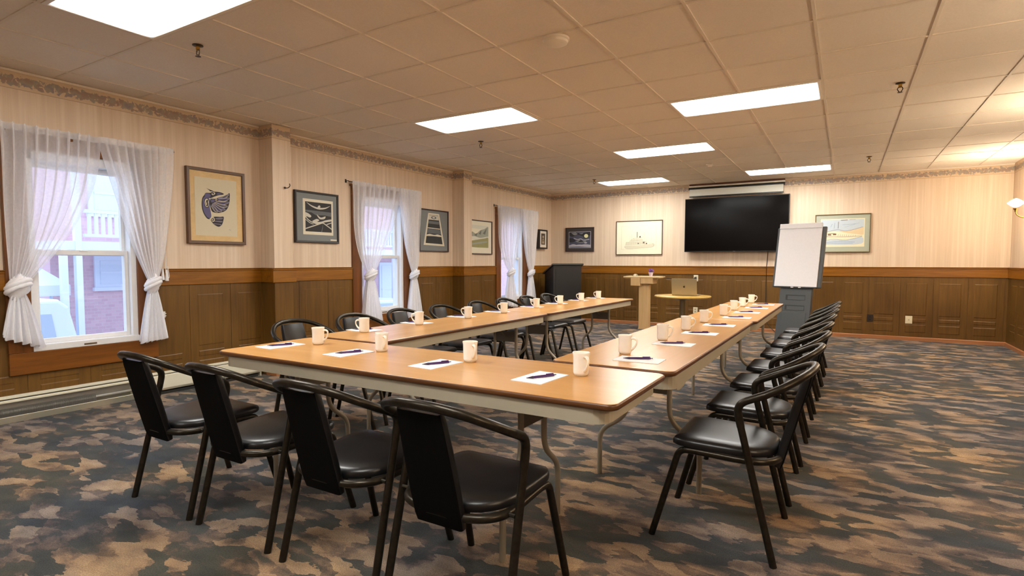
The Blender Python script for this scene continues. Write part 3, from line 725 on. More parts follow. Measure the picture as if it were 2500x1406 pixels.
# 8: coloured harbour drawing
bl = plain('light blue wash', (184,196,204), .7); bl2 = plain('blue crayon', (118,138,170), .7); tan = plain('sand wash', (214,192,152), .7); brn = plain('brown line', (120,88,70), .7); sg = plain('sage grey mat board', (168,172,152), .6); cpr = plain('cream print paper', (226,216,184), .7)
art = [(1, [(0,.55),(1,.55),(1,1),(0,1)]), (3, curve2([(.30,.50),(.5,.56),(.7,.58),(.88,.64),(1,.68),(1,.42),(.6,.36),(.3,.36)], 4)), (0, curve2([(.0,.40),(.15,.54),(.4,.55),(.62,.48),(.95,.40),(.9,.30),(.4,.28),(.06,.26)], 4)),
       (1, curve2([(.02,.18),(.3,.24),(.6,.22),(.96,.32),(.96,.08),(.5,.04),(.1,.06)], 4)), (4, stroke(curve2([(.0,.38),(.15,.36),(.5,.34),(.97,.36)], 4), .012)), (4, stroke(curve2([(.08,.52),(.2,.56),(.4,.62),(.6,.56),(.98,.70)], 4), .01)),
       (2, stroke(curve2([(.04,.20),(.3,.26),(.6,.22),(.96,.34)], 4), .012)), (4, stroke([(.16,.46),(.26,.48),(.36,.46)], .02)), (4, [(.16,.40),(.24,.40),(.24,.45),(.16,.45)]), (4, [(.28,.41),(.36,.41),(.36,.46),(.28,.46)]),
       (2, stroke([(.22,.72),(.26,.84)], .008)), (2, stroke([(.30,.66),(.32,.88)], .008)), (4, stroke([(.40,.66),(.405,.92)], .012)), (4, stroke([(.46,.97),(.62,.975)], .02)), (4, stroke([(.66,.98),(.80,.985)], .01)),
       (2, stroke([(.5,.80),(.8,.82)], .008)), (2, stroke([(.55,.70),(.9,.86)], .006)), (2, stroke(curve2([(.1,.12),(.4,.16),(.8,.14)], 4), .01)), (2, stroke(curve2([(.12,.08),(.4,.10),(.75,.10)], 4), .008))]
for k in range(9): art.append((4, stroke([(.40+.05*k,.36), (.41+.05*k,.44-.004*k)], .006)))
picture('framed_drawing', 'coloured harbour sketch on sage mat, behind the flip chart', 'B', -.449, .33, 1.372, 1.99, plain('olive brown frame', (110,90,56), .35), .014, .03, [sg, cpr, bl, bl2, tan, brn], art, (.12,.17,.12,.14), None, (.105,.145,.105,.12, cpr))

# coat hook on the near column
t = thing('coat_hook', 'small dark metal hook on the face of the near column', 'hook', (XL+CD, 3.885, 1.985))
bm = B(); lathe(bm, [(0,0),(.012,0),(.012,.004),(0,.004)], 12); o = obj('rose', bm, M_spr, t); o.rotation_euler = (0, PI/2, 0)
bm = B(); tube(bm, catmull([(0,0,0),(.03,0,-.004),(.055,.005,.0),(.068,.012,.02),(.062,.012,.04)], 5), .0045, 8); obj('prong', bm, M_spr, t, smooth=True)

# ------------------------------------------------------------------ television, screen roll, outlets, cables
t = thing('television', 'large black flat television on the back wall, screen off', 'television', (-1.688, YB, 1.395))
bm = B(); box(bm, -.86, .86, -.125, -.075, 0, .962); obj('housing', bm, M_black, t, bevel=.006)
bm = B(); box(bm, -.848, .848, -.1265, -.124, .016, .95); obj('screen', bm, M_gloss, t)
bm = B(); box(bm, -.02, .02, -.1268, -.1255, .004, .011); obj('badge', bm, plain('small grey badge', (120,120,122), .3), t)
bm = B(); box(bm, -.3, .3, -.076, -.0, .3, .7); obj('wall_mount', bm, M_black, t)
t = thing('projection_screen', 'rolled projection screen above the television on brown board', 'screen', (-1.70, YB, 2.385))
bm = B(); box(bm, -.785, .785, -.09, 0, .205, .234); obj('mounting_board', bm, plain('red brown board', (92,48,26), .5), t)
bm = B(); box(bm, -.795, .79, -.10, -.02, .178, .205); obj('case', bm, plain('white enamel case', (214,206,190), .35), t, bevel=.004)
bm = B(); tube(bm, [(-.80,-.06,.155), (.785,-.06,.155)], .02, 12); obj('roller', bm, M_black, t, smooth=True)
bm = B(); box(bm, -.785, .765, -.075, -.072, .02, .15); obj('fabric', bm, plain('grey white screen cloth', (196,194,182), .7), t)
bm = B(); box(bm, -.785, .77, -.085, -.06, .0, .024); obj('bottom_bar', bm, M_black, t, bevel=.004)
t = thing('power_cable', 'thin dark cable hanging from the television down the wall', 'cable', (-1.16, YB-.02, .14))
bm = B(); tube(bm, catmull([(.012,-.03,1.27),(.0,-.012,1.1),(-.006,-.018,1.0),(-.006,-.02,.86),(-.01,.004,.8),(-.008,.004,.4),(-.004,.002,.2),(.03,-.02,.02),(.09,-.04,-.06),(.16,-.05,-.128)], 6), .006, 7); obj('cable', bm, M_cord, t, smooth=True)
def plate(label, x, z, m, dark=False, plug=False):
    t = thing('wall_outlet', label, 'outlet', (x, YB-.008, z))
    bm = B(); box(bm, -.04, .04, -.008, .004, -.057, .057); obj('cover_plate', bm, m, t, bevel=.004)
    for dz in (-.021, .021):
        bm = B(); box(bm, -.017, .017, -.0105, -.006, dz-.014, dz+.014); obj('socket', bm, plain('socket shade', (176,166,140), .4) if not dark else M_black, t, bevel=.003)
    return t
o = plate('ivory outlet just below the chair rail, with a cable plugged in', -2.355, .916, M_plate)
plate('ivory outlet low on the back wall under the round table', -2.354, .322, M_plate)
plate('dark brown outlet low on the back wall, left of the ivory plate', .362, .324, M_plated, True)
t = thing('wall_plate', 'ivory cover plate low on the back wall at the right', 'outlet', (.868, YB-.008, .322))
bm = B(); box(bm, -.045, .045, -.008, .004, -.06, .06); obj('cover_plate', bm, M_plate, t, bevel=.004)
bm = B(); box(bm, -.008, .008, -.011, -.006, -.01, .01); obj('jack', bm, plain('socket shade', (176,166,140), .4), t)
t = thing('extension_cable', 'dark cable running from pine stand to the upper outlet', 'cable', (-2.77, 9.95, .93))
bm = B(); tube(bm, catmull([(0,-.03,.004),(.1,.2,-.03),(.25,.5,-.055),(.34,.55,-.035),(.40,.575,-.015)], 6), .006, 7); obj('cable', bm, M_cord, t, smooth=True)
bm = B(); box(bm, .39, .43, .57, .598, -.028, .004); obj('plug', bm, M_black, t, bevel=.003)

# ------------------------------------------------------------------ black lectern in the corner
yaw = math.atan2(.77, .64)
t = thing('lectern', 'black lectern with sloping top in the back left corner', 'lectern', (-4.62, 9.84, 0), yaw)
LW, LD = .6, .42
bm = B(); loft(bm, [[(x, y, z) for x, y, z in ((-LW/2,0,.06),(LW/2,0,.06),(LW/2,LD,.06),(-LW/2,LD,.06))], [(-LW/2,0,1.14),(LW/2,0,1.14),(LW/2,LD,.985),(-LW/2,LD,.985)]])
obj('cabinet', recalc(bm), M_lect, t, bevel=.004)
bm = B(); s = (.985-1.14)/LD
loft(bm, [[(x, y, 1.142+s*y) for x, y in ((-LW/2-.03,-.03),(LW/2+.03,-.03),(LW/2+.03,LD+.05),(-LW/2-.03,LD+.05))], [(x, y, 1.172+s*y) for x, y in ((-LW/2-.03,-.03),(LW/2+.03,-.03),(LW/2+.03,LD+.05),(-LW/2-.03,LD+.05))]])
obj('sloping_top', recalc(bm), M_lecte, t, bevel=.003)
bm = B(); box(bm, -LW/2-.02, LW/2+.02, -.02, LD+.02, 0, .06); obj('plinth', bm, M_lecte, t, bevel=.004)
bm = B(); box(bm, -LW/2+.05, LW/2-.05, -.004, .004, .12, 1.08); obj('front_panel', bm, M_lect, t)

# ------------------------------------------------------------------ pine standing desk with its small things
t = thing('pine_stand', 'pale pine pedestal stand with thin shelf top and two boxes beneath', 'stand', (-3.095, 9.86, 0))
bm = B(); box(bm, -.088, .088, -.07, .07, .02, .93); obj('post', bm, M_pine, t, bevel=.004)
bm = B(); box(bm, -.345, .31, -.17, .2, .93, .955); obj('shelf_top', bm, M_pine2, t, bevel=.003)
bm = B(); box(bm, -.21, -.035, -.17, .1, .785, .93); obj('drawer_box', bm, M_pine, t, bevel=.005)
bm = B(); box(bm, -.03, .19, -.165, .1, .825, .93); obj('drawer_box', bm, M_pine, t, bevel=.005)
bm = B(); box(bm, -.095, .095, -.077, .077, 0, .02); obj('base', bm, M_pine, t, bevel=.003)
t = thing('flower_pot', 'tiny lilac pot of purple flowers on the pine stand', 'plant', (-2.97, 9.80, .955))
bm = B(); lathe(bm, [(0,0),(.026,0),(.04,.062),(.044,.062),(.044,.072),(.036,.072),(.034,.06),(0,.06)], 16); obj('pot', bm, plain('lilac white pot', (206,190,206), .4), t, smooth=True)
bm = B(); rnd = random.Random(3)
for k in range(16):
    a = rnd.random()*2*PI; r = rnd.random()*.045; hz = .08+rnd.random()*.05
    tube(bm, [(r*.3*math.cos(a), r*.3*math.sin(a), .06), (r*math.cos(a), r*math.sin(a), hz)], .002, 5)
obj('stems', bm, plain('grey green stem', (90,92,84), .6), t)
bm = B(); rnd = random.Random(3)
for k in range(16):
    a = rnd.random()*2*PI; r = rnd.random()*.045; hz = .08+rnd.random()*.05
    bmesh.ops.create_icosphere(bm, subdivisions=1, radius=.013, matrix=Matrix.Translation((r*math.cos(a), r*math.sin(a), hz)))
f = obj('blossoms', bm, plain('purple blossom', (122,74,150), .6), t); f['kind'] = 'stuff'
t = thing('desk_clock', 'small grey rounded clock on the pine stand', 'clock', (-3.26, 9.82, .955))
bm = B()
loft(bm, [[(x, y, z) for x, z in [(.04*math.cos(a), .006+.036*math.sin(a)) for a in [PI*k/12 for k in range(13)]]] for y in (-.02, .02)]); obj('case', recalc(bm), plain('grey green case', (140,138,120), .4), t)
bm = B(); box(bm, -.05, .05, -.025, .025, 0, .006); obj('foot', bm, plain('grey green case', (140,138,120), .4), t)
bm = B(); lathe(bm, [(0,0),(.025,0),(.025,.002),(0,.002)], 16); o = obj('dial', bm, bone, t); o.rotation_euler = (PI/2,0,0); o.location = (0,-.02,.018)

# ------------------------------------------------------------------ round table and laptop
RT = (-1.985, 8.08)
t = thing('round_table', 'round yellow oak pedestal table by the back wall with laptop on it', 'table', (*RT, 0))
bm = B(); lathe(bm, [(0,.702),(.36,.702),(.385,.706),(.392,.716),(.390,.728),(.382,.733),(0,.733)], 48); obj('table_top', bm, M_round, t, smooth=True)
bm = B(); lathe(bm, [(0,.02),(.036,.02),(.036,.66),(.16,.69),(.16,.702),(0,.702)], 20); obj('column', bm, M_steel, t, smooth=True)
bm = B()
for k in range(4):
    a = PI/4+k*PI/2; c, s = math.cos(a), math.sin(a)
    tube(bm, [(0,0,.05), (.15*c,.15*s,.045), (.3*c,.3*s,.016)], lambda u: .03-.014*u, 8)
obj('cross_base', bm, M_steel, t, smooth=True)
t = thing('laptop', 'open aluminium laptop seen from behind on the round table', 'laptop', (-1.945, 8.02, .733), .0)
bm = B(); box(bm, -.175, .175, 0, .235, .003, .016); obj('base', bm, M_alu, t, bevel=.004)
l = math.radians(9)
bm = B(); loft(bm, [z3(rrect(.35, .235, .012, 4, 0, .1175), 0), z3(rrect(.35, .235, .012, 4, 0, .1175), .006)]); o = obj('lid', recalc(bm), M_alu, t); o.location = (0,-.002,.012); o.rotation_euler = (PI/2+l, 0, 0)
bm = B()
apl = curve2([(0,.011),(.010,.015),(.015,.005),(.009,.001),(.013,-.007),(.006,-.015),(0,-.013),(-.006,-.015),(-.014,-.004),(-.012,.010),(-.005,.014)], 3)
bm.faces.new([bm.verts.new((x, y+.118, .0064)) for x, y in apl]); bm.faces.new([bm.verts.new((x, y+.118, .0064)) for x, y in ell(.004,.021,.002,.005,8,-.5)])
for f in bm.faces:
    f.normal_update()
    if f.normal.z < 0: f.normal_flip()
e = obj('emblem', bm, plain('dark mirror emblem', (104,86,58), .25, .6), o); 
bm = B(); tube(bm, [(-.13,.004,.012), (.13,.004,.012)], .006, 8); obj('hinge', bm, M_greyd, t)

# ------------------------------------------------------------------ flip chart easel
a = math.radians(-17)
t = thing('flip_chart', 'grey plastic flip chart easel with white paper pad, right of the table rows', 'easel', (-.66, 8.62, 0), a)
ln = math.radians(11)
def lean(y, z): return (y*math.cos(ln)+z*math.sin(ln), z*math.cos(ln)-y*math.sin(ln))
def lbox(bm, x0, x1, y0, y1, z0, z1, tp=0):
    q = []
    for z in (z0, z1):
        for x, y in ((x0,y0),(x1,y0),(x1,y1),(x0,y1)):
            f = 1-tp*(z-z0)/(z1-z0); yy, zz = lean(y, z); q.append((x*f, yy, zz))
    v = [bm.verts.new(p) for p in q]
    for f in ((3,2,1,0),(4,5,6,7),(0,1,5,4),(1,2,6,5),(2,3,7,6),(3,0,4,7)): bm.faces.new([v[i] for i in f])
bm = B(); lbox(bm, -.20, .25, 0, .06, .03, .90, .06); obj('column_body', bm, M_grey, t, bevel=.006)
for z in (.73, .585):
    bm = B(); lbox(bm, -.10, .16, -.003, .01, z-.035, z+.035); s = obj('slot', bm, M_greyd, t)
    bm = B(); lbox(bm, -.07, .16, -.008, .0, z-.035, z+.02); obj('pocket', bm, M_grey, s)
bm = B(); lbox(bm, -.13, .19, -.006, .004, .10, .52); obj('lower_panel', bm, M_grey, t, bevel=.004)
bm = B(); lbox(bm, -.305, .35, -.01, .03, .87, 1.735); obj('backing_board', bm, M_grey, t, bevel=.012)
bm = B(); lbox(bm, -.268, .30, -.028, -.011, .878, 1.78); obj('paper_pad', bm, M_note, t, bevel=.003)
bm = B(); lbox(bm, -.268, .30, -.046, -.028, 1.71, 1.785); obj('turned_sheet', bm, M_note, t, bevel=.008)
bm = B(); lbox(bm, -.268, .30, -.045, -.0, .862, .878); obj('pen_tray', bm, M_greyd, t)
for x in (-.03, .07):
    bm = B(); lbox(bm, x, x+.035, -.047, -.044, .86, .872); obj('tray_clip', bm, M_white, t)
bm = B(); box(bm, -.25, .30, -.14, .08, 0, .045); obj('foot_bar', bm, M_grey, t, bevel=.008)
for x in (.17, -.17):
    bm = B(); tube(bm, [(x, .18, .80), (x+.02, .46, .015)], .012, 8); obj('rear_leg', bm, M_black, t, smooth=True)

# ------------------------------------------------------------------ folding tables
def folding_table(label, x0, x1, y0, y1, legs, drop=0, group='folding tables of the U layout', yo=0):
    L, W = x1-x0, y1-y0; rot = 0
    if W > L: L, W = W, L; rot = PI/2
    t = thing('folding_table', label, 'table', ((x0+x1)/2, (y0+y1)/2, 0), rot, group)
    r = .04
    bm = B(); loft(bm, [z3(rrect(L-.008, W-.008, r), .7195), z3(rrect(L-.008, W-.008, r), .739), z3(rrect(L-.012, W-.012, r), .7402)])
    tp = obj('tabletop', bm, M_top, t)
    bm = B(); loft(bm, [z3(rrect(L-q*2, W-q*2, r), z) for q, z in ((.007,.7165),(.002,.719),(0,.7235),(0,.7335),(.0015,.737),(.005,.7396))], False, False); obj('edge_band', bm, M_edge, tp, smooth=True)
    bm = B()
    ro = [rrect(L-.075, W-.024, .065), rrect(L-.111, W-.06, .047)]
    prof = [(0,.664), (0,.7185), (1,.7185), (1,.664)]
    R = [[bm.verts.new((x, y, (z if z > .7 else z-(drop if x < -L/2+.24 else 0)))) for x, y in ro[q]] for q, z in prof]
    n = len(R[0])
    for A, C in ((0,1),(1,2),(2,3),(3,0)):
        for k in range(n): bm.faces.new((R[A][k], R[A][(k+1) % n], R[C][(k+1) % n], R[C][k]))
    if drop:
        bm2 = B()
        for s in (-1, 1):
            y = s*(W/2-.021)
            pts = [(-L/2+.10,.668),(-L/2+.10,.645),(-L/2+.14,.636),(-L/2+.22,.64),(-L/2+.28,.655),(-L/2+.34,.668)]
            loft(bm2, [[(x, y-.008, z) for x, z in pts], [(x, y+.008, z) for x, z in pts]])
        obj('corner_skirt', recalc(bm2), M_apron, t)
    obj('apron', recalc(bm), M_apron, t)
    tn, tf, top, out = legs       # distance of the leg pairs from both ends; half spacing at top / floor
    for e, dd in ((-1, tn), (1, tf)):
        xe = e*(L/2-dd)
        for s in (-1, 1):
            bm = B(); tube(bm, fillet([(xe, yo+s*top, .71), (xe, yo+s*top, .36), (xe, yo+s*out, .25), (xe, yo+s*out, .0)], [.07, .06], 7), .0135, 10); obj('leg', bm, M_leg, t, smooth=True)
        bm = B(); box(bm, xe-.004, xe+.004, yo-top-.005, yo+top+.005, .50, .59); tube(bm, [(xe, yo-top, .66), (xe, yo+top, .66)], .01, 8); obj('cross_brace', bm, M_brace, t)
        bm = B(); tube(bm, fillet([(xe, yo, .545), (xe-e*.10, yo, .60), (xe-e*.30, yo, .7)], .05), .009, 8); obj('folding_strut', bm, M_brace, t, smooth=True)
        bm = B(); box(bm, xe-.03, xe+.03, -W/2+.04, W/2-.04, .70, .719); obj('hinge_plate', bm, M_brace, t)
    return t
folding_table('wooden folding table across the near end of the U, closest to the camera', -2.805, -.622, 1.69, 2.30, (.235, .53, .105, .25), yo=.115)
folding_table('nearer folding table of the left row, along the windows', -2.87, -2.29, 2.345, 4.49, (.43, .28, .11, .235))
folding_table('farther folding table of the left row, its end toward the back wall', -2.87, -2.30, 4.505, 6.89, (.30, .42, .11, .235))
folding_table('nearer folding table of the right row, first behind the near end table', -1.19, -.605, 2.345, 4.73, (.60, .32, .115, .275), .012)
folding_table('farther folding table of the right row, ending in front of the flip chart', -1.175, -.585, 4.745, 6.985, (.40, .27, .115, .275))

# ------------------------------------------------------------------ chairs
def make_chair(label):
    t = thing('conference_chair', label, 'chair', (0,0,0), 0, 'black armchairs around the tables')
    R = .0148
    def outline(w0, w1, y0, y1, inset):      # seat outline: square front, round back
        P = [(-w0, y1), (w0, y1), (w0+.004, y1-.06), (w1, y0+.13)]
        o = curve2([(-w1, y0+.14), (-w0-.003, y1-.12), (-w0-.001, y1-.045), (-w0+.02, y1-.006), (-w0+.06, y1), (w0-.06, y1), (w0-.02, y1-.006), (w0+.001, y1-.045), (w0+.003, y1-.12), (w1, y0+.14), (w1-.035, y0+.06), (w1-.10, y0+.012), (0, y0), (-w1+.10, y0+.012), (-w1+.035, y0+.06), (-w1, y0+.14)], 4)[:-1]
        return [(x*(1-inset), (y-.0)*(1-inset)-.02*inset) for x, y in o]
    bm = B(); rs = [outline(.205, .2, -.235, .172, i) for i in (.05, .0, -.004, .0, .03, .10, .3, .6)]
    zs = (.411, .414, .424, .434, .443, .450, .455, .457)
    rings = [[(x, y, z-.012*max(0, (.2-y)/.43)) for x, y in r] for r, z in zip(rs, zs)]
    loft(bm, rings); obj('seat', recalc(bm), M_vinyl, t, smooth=True, angle=60)
    bm = B()
    tube(bm, catmull([(.198,.075,.396),(.2,0,.3945),(.203,-.10,.393),(.192,-.17,.392),(.15,-.222,.392),(.08,-.246,.391),(0,-.25,.391),(-.08,-.246,.391),(-.15,-.222,.392),(-.192,-.17,.392),(-.203,-.10,.393),(-.2,0,.3945),(-.198,.075,.396)], 5), R, 10)
    for s in (-1, 1): tube(bm, [(s*.198,-.15,.393), (s*.236,-.158,.395)], .007, 8)
    obj('seat_frame', bm, M_tube, t, smooth=True)
    for s in (-1, 1):
        bm = B(); tube(bm, fillet([(s*.222,.25,0), (s*.2,.14,.396), (s*.198,.07,.396)], .06, 7), R, 10); obj('leg', bm, M_tube, t, smooth=True)
        bm = B(); tube(bm, [(s*.248,-.245,0), (s*.24,-.112,.54)], R, 10); obj('leg', bm, M_tube, t, smooth=True)
    half = fillet([(.24,-.112,.54), (.239,-.092,.632), (.24,-.20,.680)], .06, 7)
    hoop = catmull([tuple(half[-1]), (.211,-.265,.714), (.155,-.322,.747), (.08,-.354,.766), (0,-.364,.771)], 5)
    right = half + hoop[1:]
    left = [Vector((-p[0], p[1], p[2])) for p in reversed(right[:-1])]
    bm = B(); tube(bm, right+left, .0155, 12); obj('arm_hoop', bm, M_tube, t, smooth=True)
    # backrest pad
    bm = B(); rings = []
    N = 14
    for j in range(N+1):
        v = j/N; cy = -.236+(-.340+.236)*v; z = .350+.398*v
        hw = .098-.008*v+.003*math.sin(PI*v); th = .034
        nx = (-.405, -.116)                 # slab normal direction in the yz plane, pointing to the rear
        l = math.hypot(*nx); ny, nz = nx[0]/l*1, nx[1]/l
        if j in (0, N): hw -= .003; th *= .86
        pr = rrect(hw*2, th, .011, 3)
        rings.append([(x, cy+yy*.96+math.sin(PI*min(max(v,0),1))*(-.005*(1-(x/hw)**2)*(yy < 0)+.013*(1-(x/hw)**2)*(yy > 0)), z+.28*yy) for x, yy in pr])
    loft(bm, rings); recalc(bm)
    for f in bm.faces: f.material_index = 1 if f.normal.y < -.3 else 0
    obj('backrest', bm, [M_vinyl, plain('matt black upholstery cloth', (10,9,9), .9, 0, .1)], t, smooth=True, angle=60)
    return t
ORD = ['nearest', 'second', 'third', 'fourth', 'fifth', 'sixth', 'seventh', 'eighth']
proto = None
def place_chair(x, y, rz, label):
    global proto
    if proto is None:
        proto = make_chair(label); proto.location = (x, y, 0); proto.rotation_euler = (0,0,rz)
    else: dup(proto, (x, y, 0), rz, label)
FR = ['leftmost', 'second from left', 'third from left', 'rightmost']
for i, (x, y, a) in enumerate(((-2.84,1.655,0), (-2.265,1.655,.0), (-1.66,1.645,0), (-1.112,1.65,.0))):
    place_chair(x, y, a, 'black vinyl armchair with its back to the camera, %s of the near four' % FR[i])
RY = [2.615, 3.27, 3.90, 4.545, 5.24, 5.89, 6.44, 7.04]
RX = [-.455, -.45, -.435, -.43, -.42, -.41, -.405, -.40]
for i in range(8):
    place_chair(RX[i], RY[i], PI/2, 'black vinyl armchair on the right side of the right row, %s' % (ORD[i]+' from the camera' if 0 < i < 7 else ('nearest the camera' if i == 0 else 'farthest, by the flip chart')))
LY = [2.66, 3.23, 3.80, 4.38, 5.02, 5.57, 6.12, 6.68]
for i in range(8):
    place_chair(-3.12, LY[i], -PI/2, 'black vinyl armchair on the window side of the left row, %s' % (ORD[i]+' from the camera' if 0 < i < 7 else ('nearest the camera' if i == 0 else 'farthest, near the lectern')))

# ------------------------------------------------------------------ mugs, note papers, pens
def make_mug(label):
    t = thing('coffee_mug', label, 'mug', (0,0,0), 0, 'coffee mugs set on the tables')
    bm = B(); lathe(bm, [(0,.004),(.027,.004),(.0315,.009),(.0325,.016),(.0325,.06),(.0335,.082),(.0358,.0935),(.0352,.0955),(.0332,.0945),(.0305,.08),(.0295,.05),(.0285,.014),(.024,.009),(0,.009)], 28); obj('cup', bm, M_mug, t, smooth=True)
    bm = B(); lathe(bm, [(0,.0),(.0275,.0),(.0285,.002),(.027,.0045),(0,.0045)], 24); obj('foot_ring', bm, M_foot, t, smooth=True)
    bm = B(); tube(bm, catmull([(.031,0,.079),(.045,0,.081),(.057,0,.074),(.0585,0,.058),(.052,0,.042),(.041,0,.029),(.031,0,.022)], 5), lambda u: .0052+.0012*math.cos(2*PI*u), 8)
    for v in bm.verts: v.co.y *= 1.25
    obj('handle', bm, M_mug, t, smooth=True)
    return t
def make_paper(label):
    t = thing('note_pad', label, 'note pad', (0,0,0), 0, 'white note papers on the tables')
    bm = B(); box(bm, -.07, .07, -.108, .108, 0, .0025); obj('sheets', bm, M_note, t)
    return t
def make_pen(label):
    t = thing('ballpoint_pen', label, 'pen', (0,0,0), 0, 'purple pens on the note papers')
    def lx(bm, prof):
        lathe(bm, prof, 12)
        for v in bm.verts: v.co = Vector((v.co.z, v.co.y, v.co.x+.0055))
    bm = B(); lx(bm, [(0,-.038),(.0046,-.038),(.0052,.0),(.005,.055),(.0042,.058),(0,.058)]); recalc(bm); obj('barrel', bm, M_pen, t, smooth=True)
    bm = B(); lx(bm, [(0,-.072),(.001,-.072),(.0018,-.066),(.0046,-.048),(.0056,-.042),(.005,-.038),(0,-.038)]); recalc(bm); obj('grip', bm, M_pend, t, smooth=True)
    bm = B(); lx(bm, [(0,.058),(.002,.058),(.002,.068),(0,.068)]); recalc(bm); obj('clicker', bm, M_pend, t)
    bm = B(); box(bm, .02, .055, -.0012, .0012, .0105, .0135); obj('clip', bm, M_pen, t)
    bm = B()
    for k in range(7):
        x = -.03+.0062*k; hh = .0016+.0008*((k*3) % 2)
        bm.faces.new([bm.verts.new(p) for p in ((x,-hh,.0109),(x+.0044,-hh,.0109),(x+.0044,hh,.0109),(x,hh,.0109))])
    obj('imprint', bm, M_penw, t)
    return t
P = {}
def put(kind, mk, loc, rz, label):
    if kind not in P: P[kind] = mk(label); P[kind].location = loc; P[kind].rotation_euler = (0,0,rz)
    else: dup(P[kind], loc, rz, label)
ZT = .7404
FC = ['leftmost place of the near table', 'second place from left of the near table', 'third place from left of the near table', 'right end of the near table']
FP = [(-2.655,1.965,-.06), (-2.145,1.985,-.07), (-1.575,1.97,-.07), (-1.035,1.955,-.07)]
FM = [(-2.525,2.112,20), (-2.05,2.118,-25), (-1.483,2.107,-32), (-.915,2.084,-38)]
for i in range(4):
    x, y, a = FP[i]; put('paper', make_paper, (x, y, ZT), a, 'white note paper at the %s' % FC[i])
    put('pen', make_pen, (x+.01, y-.005, ZT+.0026), math.radians(60), 'purple pen on the note paper at the %s' % FC[i])
    x, y, a = FM[i]; put('mug', make_mug, (x, y, ZT), math.radians(a), 'ivory coffee mug at the %s' % FC[i])
RM = [(-.945,2.70),(-.922,3.295),(-.925,3.875),(-.927,4.45),(-.902,5.12),(-.919,5.745),(-.919,6.27),(-.915,6.90)]
RP = [(-.825,2.56),(-.82,3.16),(-.80,3.73),(-.785,4.29),(-.77,4.97),(-.77,5.53),(-.765,6.14),(-.765,6.68)]
def nth(i, side): return 'on the %s row, %s' % (side, 'place nearest the camera' if i == 0 else ('farthest place' if i == 7 else ORD[i]+' place from the camera'))
for i in range(8):
    x, y = RP[i]; put('paper', make_paper, (x, y, ZT), PI/2+.02, 'white note paper '+nth(i, 'right'))
    put('pen', make_pen, (x-.005, y-.0, ZT+.0026), math.radians(27), 'purple pen on note paper '+nth(i, 'right'))
    x, y = RM[i]; put('mug', make_mug, (x, y, ZT), math.radians(5+3*((i*5) % 4)), 'ivory coffee mug '+nth(i, 'right'))
LM = [(-2.70,2.632),(-2.688,3.168),(-2.656,3.746),(-2.655,4.308),(-2.684,4.982),(-2.697,5.559),(-2.71,6.165),(-2.708,6.70)]
for i in range(8):
    x, y = LM[i]; put('mug', make_mug, (x, y, ZT), math.radians(-158), 'ivory coffee mug '+nth(i, 'left'))
    px, py = -2.785, y+.085
    put('paper', make_paper, (px, py, ZT), PI/2-.06, 'white note paper '+nth(i, 'left'))
    put('pen', make_pen, (px-.015, py+.0, ZT+.0026), math.radians(35), 'purple pen on note paper '+nth(i, 'left'))

# ------------------------------------------------------------------ ceiling lights, sprinklers, detectors, sconce
LIGHTS = [('large ceiling light at the upper left, nearest the camera', 0, -5), ('ceiling light over the left table row', 0, 0), ('ceiling light over the right side, nearest on the right', 4, 1),
          ('middle ceiling light between the table rows', 2, 4), ('farthest ceiling light on the left, by the back wall', 0, 8), ('farthest ceiling light on the right, above the television', 4, 8),
          ('added unseen ceiling light above the camera position', 4, -7), ('added unseen ceiling light behind the camera position', 1, -10)]  # unseen lamps, put in because the room needs their light
for lab, kx, ky in LIGHTS:
    x0, y1 = GX+kx*TILE, GY+ky*TILE; cx, cy = x0+TILE, y1-TILE/2
    t = thing('ceiling_light', lab, 'ceiling light', (cx, cy, CZ), 0, 'fluorescent ceiling lights')
    bm = B(); W, D = TILE-.012, TILE/2-.012
    def r4(w, d, z): return [(-w,-d,z),(w,-d,z),(w,d,z),(-w,d,z)]
    loft(bm, [r4(W,D,.006), r4(W,D,-.004), r4(W-.022,D-.022,-.006), r4(W-.026,D-.026,.004)], False, False); obj('frame', recalc(bm), M_detect, t)
    bm = B(); box(bm, -W+.024, W-.024, -D+.024, D-.024, -.003, .003); obj('diffuser', bm, M_lamp, t)
for lab, x, y in (('sprinkler head near the large light at upper left', -3.703, 2.162), ('sprinkler head beyond the left ceiling light', -3.734, 5.533), ('sprinkler head beside the farthest left light', -3.752, 9.043), ('sprinkler head at upper right of the ceiling', .332, 5.442), ('sprinkler head by the farthest right light', .232, 8.949)):
    t = thing('sprinkler_head', lab, 'sprinkler', (x, y, CZ+.004), 0, 'ceiling sprinklers')
    bm = B(); lathe(bm, [(0,0),(.033,0),(.033,-.004),(.02,-.008),(0,-.008)], 20); recalc(bm); obj('escutcheon', bm, M_spr, t, smooth=True)
    bm = B(); lathe(bm, [(0,-.006),(.013,-.006),(.013,-.03),(.008,-.034),(0,-.034)], 12); recalc(bm); obj('body', bm, M_brass, t)
    bm = B()
    for s in (-1, 1): tube(bm, fillet([(s*.01,0,-.03), (s*.02,0,-.045), (s*.004,0,-.072)], .015), .0035, 6)
    obj('yoke', bm, M_spr, t)
    bm = B(); lathe(bm, [(0,-.07),(.018,-.071),(.018,-.073),(0,-.075)], 14); recalc(bm); obj('deflector', bm, M_spr, t)
t = thing('smoke_detector', 'round off-white smoke detector in the middle of the ceiling', 'smoke detector', (-1.623, 3.258, CZ+.001))
bm = B(); lathe(bm, [(0,0),(.086,0),(.086,-.012),(.08,-.016),(0,-.016)], 36); recalc(bm); obj('base', bm, M_detect, t, smooth=True)
bm = B(); lathe(bm, [(0,-.014),(.078,-.014),(.074,-.03),(.05,-.04),(0,-.042)], 36); recalc(bm); obj('cover', bm, M_detect, t, smooth=True)
t = thing('ceiling_sensor', 'small square off-white sensor on the far ceiling', 'sensor', (-1.724, 8.459, CZ+.001))
